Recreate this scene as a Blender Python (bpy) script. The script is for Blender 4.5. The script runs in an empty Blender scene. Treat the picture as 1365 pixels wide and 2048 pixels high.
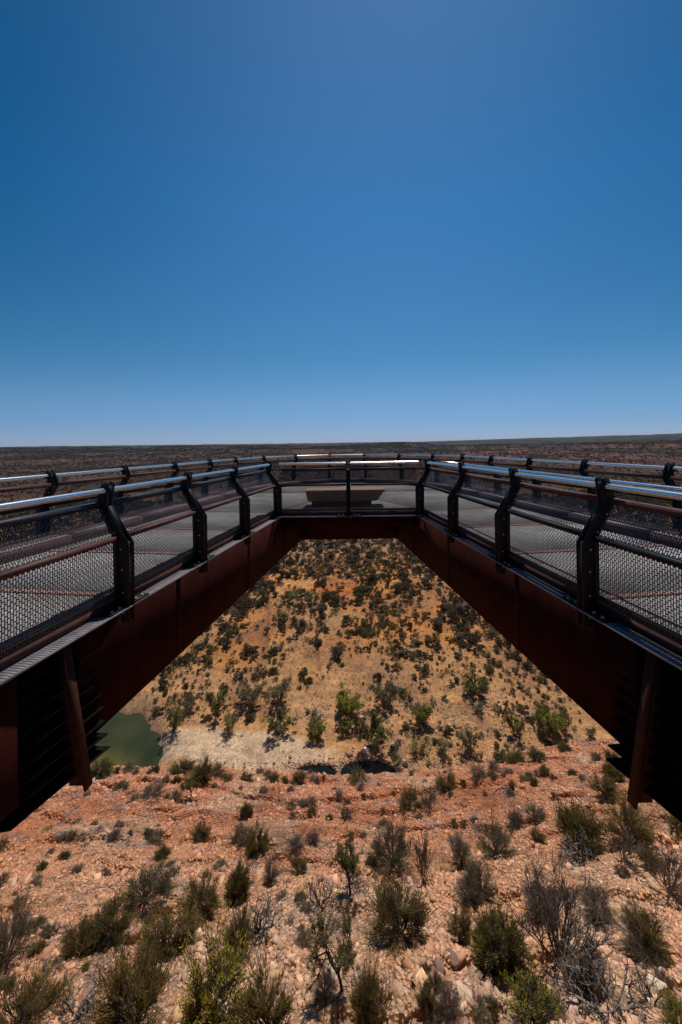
import bpy, math, random
import numpy as np
from mathutils import Matrix, Vector

scene = bpy.context.scene
COL = scene.collection
rng = np.random.default_rng(7)
random.seed(7)
R = math.radians

# ------------------------------------------------------------------ helpers
def mk_mesh(name, V, F, col=None, smooth=False):
    """V (n,3); F a list of (m,k) index arrays"""
    me = bpy.data.meshes.new(name)
    V = np.asarray(V, dtype=np.float32)
    if not isinstance(F, (list, tuple)): F = [F]
    F = [np.asarray(f, dtype=np.int32) for f in F if len(f)]
    loops = np.concatenate([f.ravel() for f in F])
    sizes = np.concatenate([np.full(len(f), f.shape[1], dtype=np.int32) for f in F])
    starts = np.concatenate([[0], np.cumsum(sizes)[:-1]]).astype(np.int32)
    me.vertices.add(len(V)); me.vertices.foreach_set('co', V.ravel())
    me.loops.add(len(loops)); me.loops.foreach_set('vertex_index', loops)
    me.polygons.add(len(sizes)); me.polygons.foreach_set('loop_start', starts)
    me.polygons.foreach_set('loop_total', sizes)
    if smooth: me.polygons.foreach_set('use_smooth', np.ones(len(sizes), dtype=bool))
    me.update(calc_edges=True)
    if col is not None:
        a = me.color_attributes.new('col', 'FLOAT_COLOR', 'POINT')
        c = np.ones((len(V), 4), dtype=np.float32); c[:, :3] = col
        a.data.foreach_set('color', c.ravel())
    return me

def link(name, me, mat=None, parent=None):
    o = bpy.data.objects.new(name, me); COL.objects.link(o)
    if mat is not None and not me.materials: me.materials.append(mat)
    if parent is not None: o.parent = parent
    return o

def empty(name, loc=(0, 0, 0), rz=0.0):
    o = bpy.data.objects.new(name, None); COL.objects.link(o)
    o.location = loc; o.rotation_euler = (0, 0, rz); o.empty_display_size = .3
    return o

def tag(o, label=None, cat=None, group=None, kind=None):
    if label: o['label'] = label
    if cat: o['category'] = cat
    if group: o['group'] = group
    if kind: o['kind'] = kind
    return o

class MB:
    def __init__(s): s.V = []; s.F = {}; s.n = 0; s.C = []
    def add(s, V, F, col=None):
        V = np.asarray(V, dtype=float); F = np.asarray(F, dtype=int)
        s.V.append(V); s.F.setdefault(F.shape[1], []).append(F + s.n); s.n += len(V)
        if col is not None: s.C.append(np.broadcast_to(np.asarray(col, dtype=float), (len(V), 3)))
    def box8(s, P):
        s.add(P, [(0, 3, 2, 1), (4, 5, 6, 7), (0, 1, 5, 4), (1, 2, 6, 5), (2, 3, 7, 6), (3, 0, 4, 7)])
    def beam(s, p0, p1, w, h, lat, up=(0, 0, 1)):
        p0 = np.array(p0, float); p1 = np.array(p1, float); a = np.array(lat, float) * w / 2; b = np.array(up, float) * h / 2
        s.box8([p0 - a - b, p0 + a - b, p1 + a - b, p1 - a - b, p0 - a + b, p0 + a + b, p1 + a + b, p1 - a + b])
    def box(s, x0, x1, y0, y1, z0, z1):
        s.box8([(x0, y0, z0), (x1, y0, z0), (x1, y1, z0), (x0, y1, z0), (x0, y0, z1), (x1, y0, z1), (x1, y1, z1), (x0, y1, z1)])
    def prism(s, pts, off):
        """pts ring (n,3), off extrusion vector"""
        P = np.array(pts, float); n = len(P)
        base = s.n
        s.V.append(P); s.V.append(P + np.array(off, float)); s.n += 2 * n
        s.F.setdefault(n, []).append(np.array([list(range(base, base + n))[::-1], list(range(base + n, base + 2 * n))]))
        s.F.setdefault(4, []).append(np.array([(base + i, base + (i + 1) % n, base + n + (i + 1) % n, base + n + i) for i in range(n)]))
    def tube(s, pts, rad, n=6, caps=True, col=None):
        P = np.array(pts, float); m = len(P)
        rad = np.broadcast_to(np.asarray(rad, float), (m,))
        T = np.gradient(P, axis=0); T /= (np.linalg.norm(T, axis=1, keepdims=True) + 1e-9)
        ref = np.array([0, 0, 1.0]) if abs(T[0][2]) < .9 else np.array([1.0, 0, 0])
        A = np.cross(T, ref); A /= (np.linalg.norm(A, axis=1, keepdims=True) + 1e-9); B = np.cross(T, A)
        an = np.arange(n) * 2 * math.pi / n
        V = (P[:, None] + rad[:, None, None] * (np.cos(an)[None, :, None] * A[:, None] + np.sin(an)[None, :, None] * B[:, None])).reshape(-1, 3)
        i = np.arange(m - 1)[:, None] * n; j = np.arange(n)[None, :]; k = (j + 1) % n
        F = np.stack([i + j, i + k, i + n + k, i + n + j], -1).reshape(-1, 4)
        b = s.n; s.add(V, F, col)
        if caps:
            s.F.setdefault(n, []).append(np.array([list(range(b, b + n)), list(range(b + (m - 1) * n, b + m * n))[::-1]]))
    def mesh(s, name, smooth=False):
        V = np.concatenate(s.V); F = [np.concatenate(f) for f in s.F.values()]
        c = np.concatenate(s.C) if s.C else None
        return mk_mesh(name, V, F, c, smooth)
    def obj(s, name, mat, parent=None, smooth=False):
        return link(name, s.mesh(name, smooth), mat, parent)

# numpy value noise --------------------------------------------------
_perm = np.random.default_rng(3).random((256, 256))
def vnoise(x, y, seed=0):
    x = np.asarray(x, float) + seed * 17.3; y = np.asarray(y, float) + seed * 31.7
    xi = np.floor(x).astype(int); yi = np.floor(y).astype(int); fx = x - xi; fy = y - yi
    fx = fx * fx * (3 - 2 * fx); fy = fy * fy * (3 - 2 * fy)
    g = lambda a, b: _perm[a & 255, b & 255]
    return (g(xi, yi) * (1 - fx) + g(xi + 1, yi) * fx) * (1 - fy) + (g(xi, yi + 1) * (1 - fx) + g(xi + 1, yi + 1) * fx) * fy
def fbm(x, y, sc, octv=4, seed=0, gain=.5):
    t = 0; a = 1; s = 0
    for k in range(octv):
        t = t + a * vnoise(np.asarray(x) / sc * 2 ** k * 1.03, np.asarray(y) / sc * 2 ** k, seed + k); s += a; a *= gain
    return t / s
def sstep(a, b, x):
    t = np.clip((np.asarray(x, float) - a) / (b - a), 0, 1); return t * t * (3 - 2 * t)

# ------------------------------------------------------------------ materials
def nt(name):
    m = bpy.data.materials.new(name); m.use_nodes = True
    t = m.node_tree; t.nodes.clear()
    out = t.nodes.new('ShaderNodeOutputMaterial'); b = t.nodes.new('ShaderNodeBsdfPrincipled')
    t.links.new(b.outputs[0], out.inputs[0])
    return m, t, b
def N(t, typ, **kw):
    n = t.nodes.new(typ)
    for k, v in kw.items():
        if k in n.inputs.keys() if hasattr(n.inputs, 'keys') else False: n.inputs[k].default_value = v
        else: setattr(n, k, v)
    return n
def noise(t, scale, detail=4, rough=.55, vec=None):
    n = t.nodes.new('ShaderNodeTexNoise'); n.inputs['Scale'].default_value = scale
    n.inputs['Detail'].default_value = detail; n.inputs['Roughness'].default_value = rough
    if vec: t.links.new(vec, n.inputs['Vector'])
    return n
def ramp(t, fac, stops):
    r = t.nodes.new('ShaderNodeValToRGB')
    while len(r.color_ramp.elements) < len(stops): r.color_ramp.elements.new(.5)
    for e, (p, c) in zip(r.color_ramp.elements, stops):
        e.position = p; e.color = (*c, 1) if len(c) == 3 else c
    t.links.new(fac, r.inputs[0]); return r
def mix(t, fac, a, b, mode='MIX'):
    m = t.nodes.new('ShaderNodeMix'); m.data_type = 'RGBA'; m.blend_type = mode
    for s, v in ((0, fac), (6, a), (7, b)):
        if isinstance(v, (int, float)): m.inputs[s].default_value = v
        elif isinstance(v, tuple): m.inputs[s].default_value = (*v, 1)
        else: t.links.new(v, m.inputs[s])
    return m.outputs[2]
def bump(t, b, h, strength, dist):
    n = t.nodes.new('ShaderNodeBump'); n.inputs['Strength'].default_value = strength; n.inputs['Distance'].default_value = dist
    t.links.new(h, n.inputs['Height']); t.links.new(n.outputs[0], b.inputs['Normal']); return n
def objvec(t, scale=None):
    c = t.nodes.new('ShaderNodeTexCoord')
    if not scale: return c.outputs['Object']
    m = t.nodes.new('ShaderNodeMapping'); m.inputs['Scale'].default_value = scale
    t.links.new(c.outputs['Object'], m.inputs[0]); return m.outputs[0]

def metal_paint(name, ca, cb, rough, spec=.5, sc=6, metallic=0.0):
    m, t, b = nt(name)
    n = noise(t, sc, 6, .65, objvec(t))
    r = ramp(t, n.outputs[0], [(.35, ca), (.65, cb)])
    t.links.new(r.outputs[0], b.inputs['Base Color'])
    n2 = noise(t, sc * 9, 3, .6, objvec(t))
    rr = ramp(t, n2.outputs[0], [(.3, (rough * .8,) * 3), (.7, (min(1, rough * 1.2),) * 3)])
    t.links.new(rr.outputs[0], b.inputs['Roughness'])
    b.inputs['Specular IOR Level'].default_value = spec; b.inputs['Metallic'].default_value = metallic
    bump(t, b, n2.outputs[0], .15, .004)
    return m

M = {}
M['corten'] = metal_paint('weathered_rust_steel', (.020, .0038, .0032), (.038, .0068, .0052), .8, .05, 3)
M['corten_rail'] = metal_paint('rust_steel_rail', (.060, .022, .018), (.10, .038, .030), .6, .25, 8)
M['strut'] = metal_paint('strut_rust_steel', (.030, .009, .007), (.05, .016, .011), .7, .12, 9)
M['black_steel'] = metal_paint('black_steel', (.008, .0065, .007), (.014, .011, .012), .6, .18, 10)
M['fin_steel'] = metal_paint('fin_steel', (.006, .004, .004), (.011, .007, .006), .85, .05, 10)
M['dark_rail'] = metal_paint('shaded_rail_steel', (.014, .013, .020), (.022, .020, .032), .45, .4, 10)  # shaded copy of the rail steel, for the left and front top rails
M['mesh_steel'] = metal_paint('dark_mesh_steel', (.028, .021, .020), (.052, .037, .033), .45, .4, 14)
M['ledge'] = metal_paint('galvanised_ledge', (.12, .105, .118), (.19, .17, .185), .5, .4, 12)
M['stainless'] = metal_paint('polished_stainless', (.86, .80, .73), (.95, .90, .84), .22, .5, 20, 1.0)
M['bolt'] = metal_paint('bolt_steel', (.38, .33, .31), (.5, .45, .42), .4, .5, 30)
M['band'] = metal_paint('rust_red_strip', (.21, .11, .09), (.29, .17, .14), .7, .2, 9)

def mk_deck():
    m, t, b = nt('deck_grating')
    v = objvec(t)
    br = t.nodes.new('ShaderNodeTexBrick'); t.links.new(v, br.inputs['Vector'])
    br.inputs['Scale'].default_value = 1; br.inputs['Brick Width'].default_value = .05; br.inputs['Row Height'].default_value = .034
    br.inputs['Mortar Size'].default_value = .008
    br.inputs['Color1'].default_value = (.09, .088, .09, 1); br.inputs['Color2'].default_value = (.13, .125, .12, 1)
    br.inputs['Mortar'].default_value = (.34, .335, .34, 1)
    n = noise(t, 1.6, 6, .6, v)
    r = ramp(t, n.outputs[0], [(.3, (.60, .55, .53)), (.7, (1.15, 1.14, 1.12))])
    t.links.new(mix(t, 1.0, br.outputs[0], r.outputs[0], 'MULTIPLY'), b.inputs['Base Color'])
    b.inputs['Roughness'].default_value = .85; b.inputs['Specular IOR Level'].default_value = .2
    bump(t, b, br.outputs['Fac'], .6, .01)
    return m
M['deck'] = mk_deck()

def mk_bench(name, a, b_, c):
    m, t, b = nt(name)
    w = noise(t, 3, 6, .6, objvec(t, (1, 4, 10)))
    r = ramp(t, w.outputs[0], [(.3, a), (.5, b_), (.7, c)])
    t.links.new(r.outputs[0], b.inputs['Base Color']); b.inputs['Roughness'].default_value = .8
    n2 = noise(t, 40, 4, .6, objvec(t)); bump(t, b, n2.outputs[0], .4, .01)
    return m
M['bench'] = mk_bench('sandstone_bench', (.20, .125, .07), (.31, .20, .115), (.44, .30, .175))

def attr(t, name='col'):
    a = t.nodes.new('ShaderNodeAttribute'); a.attribute_name = name; return a.outputs['Color']

def mk_ground():
    m, t, b = nt('ground_earth')
    a = attr(t)
    geo = t.nodes.new('ShaderNodeNewGeometry'); pos = geo.outputs['Position']
    sep = t.nodes.new('ShaderNodeSeparateXYZ'); t.links.new(pos, sep.inputs[0])
    # stones: voronoi cells at three sizes
    vo = t.nodes.new('ShaderNodeTexVoronoi'); vo.inputs['Scale'].default_value = 5.5; t.links.new(pos, vo.inputs['Vector'])
    vs = ramp(t, vo.outputs['Color'], [(.0, (.62, .58, .56)), (.5, (1, 1, 1)), (1, (1.35, 1.32, 1.28))])
    vo2 = t.nodes.new('ShaderNodeTexVoronoi'); vo2.inputs['Scale'].default_value = 1.6; t.links.new(pos, vo2.inputs['Vector'])
    v2 = ramp(t, vo2.outputs['Color'], [(.0, (.8, .76, .74)), (1, (1.18, 1.18, 1.18))])
    n = noise(t, .45, 9, .72, pos)
    nr = ramp(t, n.outputs[0], [(.32, (.68, .64, .62)), (.5, (1, 1, 1)), (.68, (1.28, 1.26, 1.22))])
    n2 = noise(t, .05, 8, .7, pos)
    nr2 = ramp(t, n2.outputs[0], [(.35, (.78, .76, .76)), (.65, (1.18, 1.18, 1.15))])
    c = mix(t, 1, a, vs.outputs[0], 'MULTIPLY'); c = mix(t, 1, c, v2.outputs[0], 'MULTIPLY')
    c = mix(t, 1, c, nr.outputs[0], 'MULTIPLY'); c = mix(t, 1, c, nr2.outputs[0], 'MULTIPLY')
    t.links.new(c, b.inputs['Base Color']); b.inputs['Roughness'].default_value = .95; b.inputs['Specular IOR Level'].default_value = .1
    ad = t.nodes.new('ShaderNodeMath'); ad.operation = 'MULTIPLY_ADD'; ad.inputs[1].default_value = .5
    t.links.new(vo.outputs['Distance'], ad.inputs[0]); t.links.new(n.outputs[0], ad.inputs[2])
    bump(t, b, ad.outputs[0], 1.0, .5)
    return m
M['ground'] = mk_ground()

def mk_attr(name, rough=.9, spec=.1, var=3, lo=.75, hi=1.25, transl=0.0):
    m, t, b = nt(name)
    oi = t.nodes.new('ShaderNodeObjectInfo')
    r0 = ramp(t, oi.outputs['Random'], [(0, (.82, .85, .8)), (.5, (1, 1, 1)), (1, (1.2, 1.14, 1.05))])
    n = noise(t, var, 3, .6, objvec(t))
    r = ramp(t, n.outputs[0], [(.35, (lo,) * 3), (.65, (hi,) * 3)])
    c = mix(t, 1, mix(t, 1, attr(t), r.outputs[0], 'MULTIPLY'), r0.outputs[0], 'MULTIPLY')
    t.links.new(c, b.inputs['Base Color']); b.inputs['Roughness'].default_value = rough; b.inputs['Specular IOR Level'].default_value = spec
    if transl:
        out = [x for x in t.nodes if x.type == 'OUTPUT_MATERIAL'][0]
        tr = t.nodes.new('ShaderNodeBsdfTranslucent'); t.links.new(c, tr.inputs[0])
        ms = t.nodes.new('ShaderNodeMixShader'); ms.inputs[0].default_value = transl
        t.links.new(b.outputs[0], ms.inputs[1]); t.links.new(tr.outputs[0], ms.inputs[2]); t.links.new(ms.outputs[0], out.inputs[0])
    return m
M['rock'] = mk_attr('rock', var=6, lo=.8, hi=1.2)
M['leaf'] = mk_attr('foliage', rough=.7, spec=.2, var=2, lo=.8, hi=1.25, transl=.4)
M['wood'] = mk_attr('bark', rough=.9, var=5)
M['scrub'] = mk_attr('scrub', rough=.9, var=.02, lo=.8, hi=1.2)

def mk_water():
    m, t, b = nt('pool_water')
    geo = t.nodes.new('ShaderNodeNewGeometry'); pos = geo.outputs['Position']
    n = noise(t, .07, 5, .6, pos)
    r = ramp(t, attr(t), [(0, (.006, .007, .006)), (.4, (.030, .034, .012)), (.7, (.085, .074, .014)), (1, (.14, .11, .022))])
    r2 = ramp(t, n.outputs[0], [(.35, (.6, .65, .7)), (.65, (1.3, 1.25, 1.1))])
    t.links.new(mix(t, 1, r.outputs[0], r2.outputs[0], 'MULTIPLY'), b.inputs['Base Color'])
    b.inputs['Roughness'].default_value = .10; b.inputs['IOR'].default_value = 1.25
    w = noise(t, 1.5, 3, .5, pos); bump(t, b, w.outputs[0], .08, .1)
    return m
M['water'] = mk_water()

# ------------------------------------------------------------------ camera
F_PX, PX, PY, ROLL = 800.0, 698.0, 888.0, R(.85)
cam_d = bpy.data.cameras.new('camera'); cam = bpy.data.objects.new('camera', cam_d); COL.objects.link(cam)
cam.matrix_world = Matrix.Rotation(R(90), 4, 'X') @ Matrix.Rotation(-ROLL, 4, 'Z')
cam_d.sensor_fit = 'VERTICAL'; cam_d.sensor_height = 36; cam_d.lens = F_PX / 2048 * 36
cam_d.shift_x = -(PX - 682.5) / 2048; cam_d.shift_y = -(1024 - PY) / 2048
cam_d.clip_start = .05; cam_d.clip_end = 30000
scene.camera = cam
def ray(px, py):
    u = (px - PX) / F_PX; v = (py - PY) / F_PX; s = math.sin(ROLL)
    return u - v * s, v + u * s

# ------------------------------------------------------------------ sun and sky
SUN_EL, SUN_AZ = R(64), R(15)      # azimuth to the right of straight ahead (+Y)
sd = Vector((math.cos(SUN_EL) * math.sin(SUN_AZ), math.cos(SUN_EL) * math.cos(SUN_AZ), math.sin(SUN_EL)))
sl = bpy.data.lights.new('sun', 'SUN'); so = bpy.data.objects.new('sun', sl); COL.objects.link(so)
sl.energy = 5.0; sl.angle = R(.53); sl.color = (1, .95, .88)
so.rotation_euler = sd.to_track_quat('Z', 'Y').to_euler(); so.location = (0, 0, 60)
w = bpy.data.worlds.new('World'); scene.world = w; w.use_nodes = True
wt = w.node_tree; wt.nodes.clear()
wo = wt.nodes.new('ShaderNodeOutputWorld'); bg = wt.nodes.new('ShaderNodeBackground'); sky = wt.nodes.new('ShaderNodeTexSky')
sky.sky_type = 'NISHITA'; sky.sun_disc = False; sky.sun_elevation = SUN_EL; sky.sun_rotation = SUN_AZ
sky.altitude = 300; sky.air_density = 1.0; sky.dust_density = .25; sky.ozone_density = 3.0
# deep clear desert air: tint the sky by elevation
tc = wt.nodes.new('ShaderNodeTexCoord'); sp_ = wt.nodes.new('ShaderNodeSeparateXYZ'); wt.links.new(tc.outputs['Generated'], sp_.inputs[0])
tint = ramp(wt, sp_.outputs['Z'], [(0, (.36, .46, .80)), (.015, (.33, .455, .82)), (.047, (.29, .435, .73)), (.109, (.31, .475, .655)), (.205, (.24, .485, .62)), (.505, (.215, .56, .74)), (.743, (.27, .53, .68))])
def mth(op, a, b):
    n = wt.nodes.new('ShaderNodeMath'); n.operation = op
    for k, v in ((0, a), (1, b)):
        if isinstance(v, (int, float)): n.inputs[k].default_value = v
        else: wt.links.new(v, n.inputs[k])
    return n.outputs[0]
xo = mth('SUBTRACT', sp_.outputs['X'], .06)
am_ = mth('MINIMUM', mth('MULTIPLY', mth('MULTIPLY', mth('MULTIPLY', xo, xo), mth('MAXIMUM', sp_.outputs['Z'], 0.0)), 4.2), 1.0)
side_t = mix(wt, am_, (1.0, 1.0, 1.0), (.12, .60, .68))      # the sky deepens away from the sun's side
tm = mix(wt, 1.0, mix(wt, 1.0, sky.outputs[0], tint.outputs[0], 'MULTIPLY'), side_t, 'MULTIPLY')
wt.links.new(tm, bg.inputs[0]); wt.links.new(bg.outputs[0], wo.inputs[0])
bg.inputs[1].default_value = .132
vs_ = scene.view_settings; vs_.view_transform = 'Standard'; vs_.look = 'None'; vs_.exposure = -.2; vs_.gamma = 1; vs_.use_curve_mapping = False

# ------------------------------------------------------------------ terrain
NEAR = np.array([(-80, -1.62), (-1.2, -1.62), (-.6, -1.9), (1, -5.5), (4, -11.5), (8, -17), (12, -20.3), (16, -23.2), (30, -31.8), (42, -38.6), (50, -43.2), (54, -45.2), (56, -47.2), (60, -53), (72, -72), (88, -96), (95, -100.4)])
FAR = np.array([(95, -100.4), (118, -100.2), (128, -99.8), (145, -98.6), (160, -96.8), (200, -92.5), (260, -86), (330, -78), (420, -70), (600, -58), (900, -43), (1400, -20), (2000, -3), (2600, 7), (3500, 9), (12000, 9)])
def pool_mask(x, y):
    def ell(cx, cy, a, b, rot):
        c, s = math.cos(rot), math.sin(rot); dx = x - cx; dy = y - cy
        return 1 - np.sqrt(((dx * c + dy * s) / a) ** 2 + ((-dx * s + dy * c) / b) ** 2)
    w = (fbm(x, y, 9, 3, 40) - .5) * .55
    big = np.maximum(ell(-118, 138, 44, 20, 0), ell(-84, 127, 22, 8, .05)) + w
    p2 = ell(-12.0, 122.3, 6.5, 3.0, 0) + w * .5; p3 = ell(4.5, 122.5, 8.5, 4.4, -.05) + w * .5
    return big, np.maximum(p2, p3)
def gully(x, y):
    return sstep(.045, 0, np.abs(fbm(x + .12 * y, y * .22, 34, 3, 27) - .5)) * sstep(150, 185, y) * (1 - sstep(420, 560, y))
def height(x, y):
    x = np.asarray(x, float); y = np.asarray(y, float)
    near = np.interp(y, NEAR[:, 0], NEAR[:, 1])
    dc = np.interp(x, [-90, -60, -36, -14, 0, 8, 20, 34, 50, 90], [-2, 1.5, 1.7, 1.0, 0.0, 1.0, 2.9, 4.6, 6.0, 7])
    near = near + dc * sstep(14, 52, y) * (1 - sstep(62, 90, y))
    am = sstep(3, 14, y) * (1 - sstep(70, 95, y))
    near = near + am * ((fbm(x, y, 11, 5, 1) - .5) * 2.4 + (fbm(x, y, 2.2, 4, 5) - .5) * .7)
    # rocky steps along the contour
    st = fbm(x * .35, y, 3.0, 3, 9); near = near + am * .5 * (sstep(.45, .55, st) - .5)
    far = np.interp(y, FAR[:, 0], FAR[:, 1])
    k = sstep(130, 260, y)
    far = far + k * ((fbm(x, y, 90, 4, 12) - .5) * 9) + sstep(118, 150, y) * (fbm(x, y, 14, 4, 14) - .5) * 1.6
    k2 = sstep(350, 1200, y)
    far = far + k2 * (fbm(x, y, 420, 5, 15) - .5) * 40 * (1 - .75 * sstep(1900, 2800, y))
    te = far / 15.0; fr_ = te - np.floor(te); tz = 15.0 * (np.floor(te) + sstep(.38, .62, fr_))
    kt = sstep(430, 620, y) * (1 - sstep(1700, 2300, y)) * sstep(.40, .55, fbm(x, y, 300, 3, 25)); far = far * (1 - .8 * kt) + tz * .8 * kt
    far = far - gully(x, y) * 1.8
    side = sstep(500, 2600, np.abs(x)) * sstep(900, 2400, y)
    far = far + side * np.where(x > 0, 30, 6)
    gul = np.abs(fbm(x, y, 260, 4, 21) - .5); far = far - sstep(.10, 0, gul) * 26 * k2 * sstep(150, 700, x + .1 * y) * (1 - sstep(2000, 2600, y))
    bigp, smallp = pool_mask(x, y)
    bm_ = sstep(-.22, .10, bigp); far = far * (1 - bm_) - 101.6 * bm_ - sstep(-.15, .25, smallp) * 1.2
    # dry sand bar beside the pool, raised
    far = far + .7 * sstep(0, .6, 1 - np.sqrt(((x + 38) / 30) ** 2 + ((y - 131) / 8) ** 2))
    return np.where(y < 95, near, far)
def ground_at(px, py, dmin=8.0, dmax=3000.0):
    u, v = ray(px, py)
    D = np.concatenate([np.arange(dmin, 130, .05), np.arange(130, dmax, .5)])
    d = height(u * D, D) + v * D
    i = np.argmax(d > 0)
    D0 = D[i]; return float(u * D0), float(D0), float(height(u * D0, D0))

ys = np.concatenate([np.arange(-60, -3, 3), np.arange(-3, 12, .4), np.arange(12, 58, .11), np.arange(58, 100, 1.0), np.arange(100, 150, .35)])
g = [150.0]
while g[-1] < 11000: g.append(g[-1] * 1.0085 + .2)
ys = np.concatenate([ys, g])
us = np.linspace(-1.25, 1.25, 640); us = np.sign(us) * np.abs(us / 1.25) ** 1.25 * 1.25
XX = us[None, :] * (np.maximum(ys, -30)[:, None] + 45); YY = np.repeat(ys[:, None], len(us), 1)
ZZ = height(XX, YY)
def ground_colour(x, y, z):
    n1 = fbm(x, y, 7, 5, 30)[..., None]; n2 = fbm(x, y, 1.8, 4, 33)[..., None]; n3 = fbm(x, y, 35, 5, 36)[..., None]
    red = np.array([.43, .16, .076]); beige = np.array([.50, .25, .13]); pale = np.array([.50, .33, .21]); mauve = np.array([.25, .17, .15])
    t = sstep(22, 41, y + 6 * (n1[..., 0] - .5) * 2 + .1 * x * 0 - np.maximum(x, 0) * .25)[..., None]
    near = beige * (1 - t) + red * t
    near = near * (1 - .6 * sstep(.56, .66, n1)) + pale * .9 * .6 * sstep(.56, .66, n1)
    near = near * (1 - .6 * sstep(.62, .72, n2)) + mauve * .6 * sstep(.62, .72, n2)
    sand = np.array([.54, .29, .125]); orange = np.array([.56, .235, .07]); bed = np.array([.64, .47, .31]); dull = np.array([.27, .175, .11]); hot = np.array([.56, .145, .03])
    far = sand + 0 * n1
    ro = sstep(.40, .55, fbm(x, y, 30, 5, 50, .65)) * sstep(165, 195, y) * (1 - sstep(270, 330, y)); far = far * (1 - .85 * ro[..., None]) + orange * .85 * ro[..., None]
    for cx, cy, a, b_, q in ((-17, 246, 22, 15, 1.0), (-9, 256, 12, 10, 1.0), (-50, 206, 22, 38, .95), (66, 222, 26, 22, .9), (40, 234, 18, 14, .8), (12, 200, 26, 16, .5)):
        e = sstep(0, .5, 1 - np.sqrt(((x - cx) / a) ** 2 + ((y - cy) / b_) ** 2) + (fbm(x, y, 14, 5, 52, .7) - .5) * 1.5)[..., None] * q * .9
        far = far * (1 - e) + (hot if q == 1.0 else orange) * e
    rb = sstep(0, .35, 1 - np.sqrt(((x + 38) / 40) ** 2 + ((y - 131 + (x + 36) * .13) / 9.5) ** 2) + (fbm(x, y, 9, 3, 44) - .5) * .35)[..., None]
    st = (sstep(.46, .6, fbm(x * .16, y + .12 * x, 2.6, 4, 68, .6)) * sstep(112, 120, y) * (1 - sstep(165, 200, y)))[..., None]
    far = far * (1 - .40 * st) + np.array([.26, .135, .075]) * .40 * st
    rb = rb * .9; far = far * (1 - rb) + bed * (.72 + .5 * fbm(x * .3, y, 5, 4, 69)[..., None]) * rb
    bp, sp = pool_mask(x, y)
    wet = (sstep(-.35, -.02, np.maximum(bp, sp)))[..., None]; far = far * (1 - .6 * wet) + np.array([.19, .15, .10]) * .6 * wet
    gv = (sstep(.5, .62, fbm(x, y, 6, 4, 60)) * sstep(105, 118, y) * (1 - sstep(150, 170, y)) * (1 - rb[..., 0]))[..., None]
    far = far * (1 - .45 * gv) + np.array([.30, .19, .13]) * .45 * gv
    g2 = (sstep(.5, .64, fbm(x, y, 22, 5, 64, .65)) * sstep(140, 165, y))[..., None]; far = far * (1 - .5 * g2) + np.array([.25, .135, .08]) * .5 * g2
    far = far * (.82 + .36 * fbm(x, y, 4.5, 5, 66, .7)[..., None])
    gl = gully(x, y)[..., None]; far = far * (1 - .55 * gl) + np.array([.20, .115, .07]) * .55 * gl
    md = sstep(255, 340, y)[..., None]; far = far * (1 - md) + (np.array([.36, .20, .125]) * (.75 + .5 * n2)) * md
    up = sstep(340, 640, y)[..., None]
    plateau = np.array([.075, .048, .034]) * (.7 + .6 * n3)
    far = far * (1 - up) + plateau * up
    rr = (sstep(.46, .62, fbm(x, y, 260, 5, 70)) * sstep(500, 900, y) * sstep(-700, 500, x) * (1 - sstep(1900, 2300, y)))[..., None]
    far = far * (1 - .75 * rr) + np.array([.19, .072, .058]) * .75 * rr
    gr = sstep(1300, 1900, y)[..., None]; far = far * (1 - gr) + np.array([.034, .035, .032]) * (.7 + .6 * n3) * gr
    return np.where((y < 95)[..., None], near, far)
CC = ground_colour(XX, YY, ZZ)
nr, nc = XX.shape
V = np.stack([XX, YY, ZZ], -1).reshape(-1, 3)
i = np.arange(nr - 1)[:, None] * nc; j = np.arange(nc - 1)[None, :]
Fq = np.stack([i + j, i + j + 1, i + nc + j + 1, i + nc + j], -1).reshape(-1, 4)
gme = mk_mesh('ground', V, Fq, CC.reshape(-1, 3), smooth=True)
tag(link('ground', gme, M['ground']), kind='structure')

# water sheets ------------------------------------------------------
def water(x0, x1, y0, y1, z, shallow):
    n = 40
    gx, gy = np.meshgrid(np.linspace(x0, x1, n), np.linspace(y0, y1, n))
    i = np.arange(n - 1)[:, None] * n; j = np.arange(n - 1)[None, :]
    F = np.stack([i + j, i + j + 1, i + n + j + 1, i + n + j], -1).reshape(-1, 4)
    sh = (.42 if shallow > 0 else 0) + shallow * sstep(136, 123, gy) * sstep(-64, -80, gx) * .6
    me = mk_mesh('water', np.stack([gx, gy, gx * 0 + z], -1).reshape(-1, 3), F, np.repeat(sh.reshape(-1, 1), 3, 1))
    tag(link('water', me, M['water']), kind='structure')
water(-175, -52, 106, 166, -100.0, .75)
water(-21, 16, 114, 130, -100.42, 0.0)

# ------------------------------------------------------------------ skywalk
DECK_Z = -1.47; LEDGE_Z = -1.56; BEAM_Z = -2.55
def lx(D): return -2.24 + .14 * (D - 3.96)
def rx(D): return 2.19 - .134 * (D - 3.70)
inL = [(lx(D), D) for D in (-2.3, -.73, .83, 2.4, 3.96, 5.43, 6.95)] + [(lx(8.75), 8.75)]
inR = [(rx(D), D) for D in (-2.6, -1.03, .54, 2.12, 3.70, 5.22, 6.86)] + [(rx(8.68), 8.68)]
outP = [(-5.66, 1.55), (-5.37, 3.12), (-5.09, 4.69), (-4.80, 6.25), (-4.52, 7.80), (-4.23, 9.35), (-3.95, 10.9), (-3.67, 12.4), (-3.09, 13.9), (-2.11, 15.1), (-.795, 15.85), (.65, 15.75), (1.97, 14.95), (3.01, 13.7), (3.63, 12.25), (3.97, 10.7), (4.27, 9.1), (4.57, 7.5), (4.87, 5.9), (5.17, 4.33), (5.47, 2.76), (5.77, 1.2)]
outP = [(-6.2, -1.6), (-5.94, -.02)] + outP + [(6.05, -.36), (6.33, -1.95)]

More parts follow.
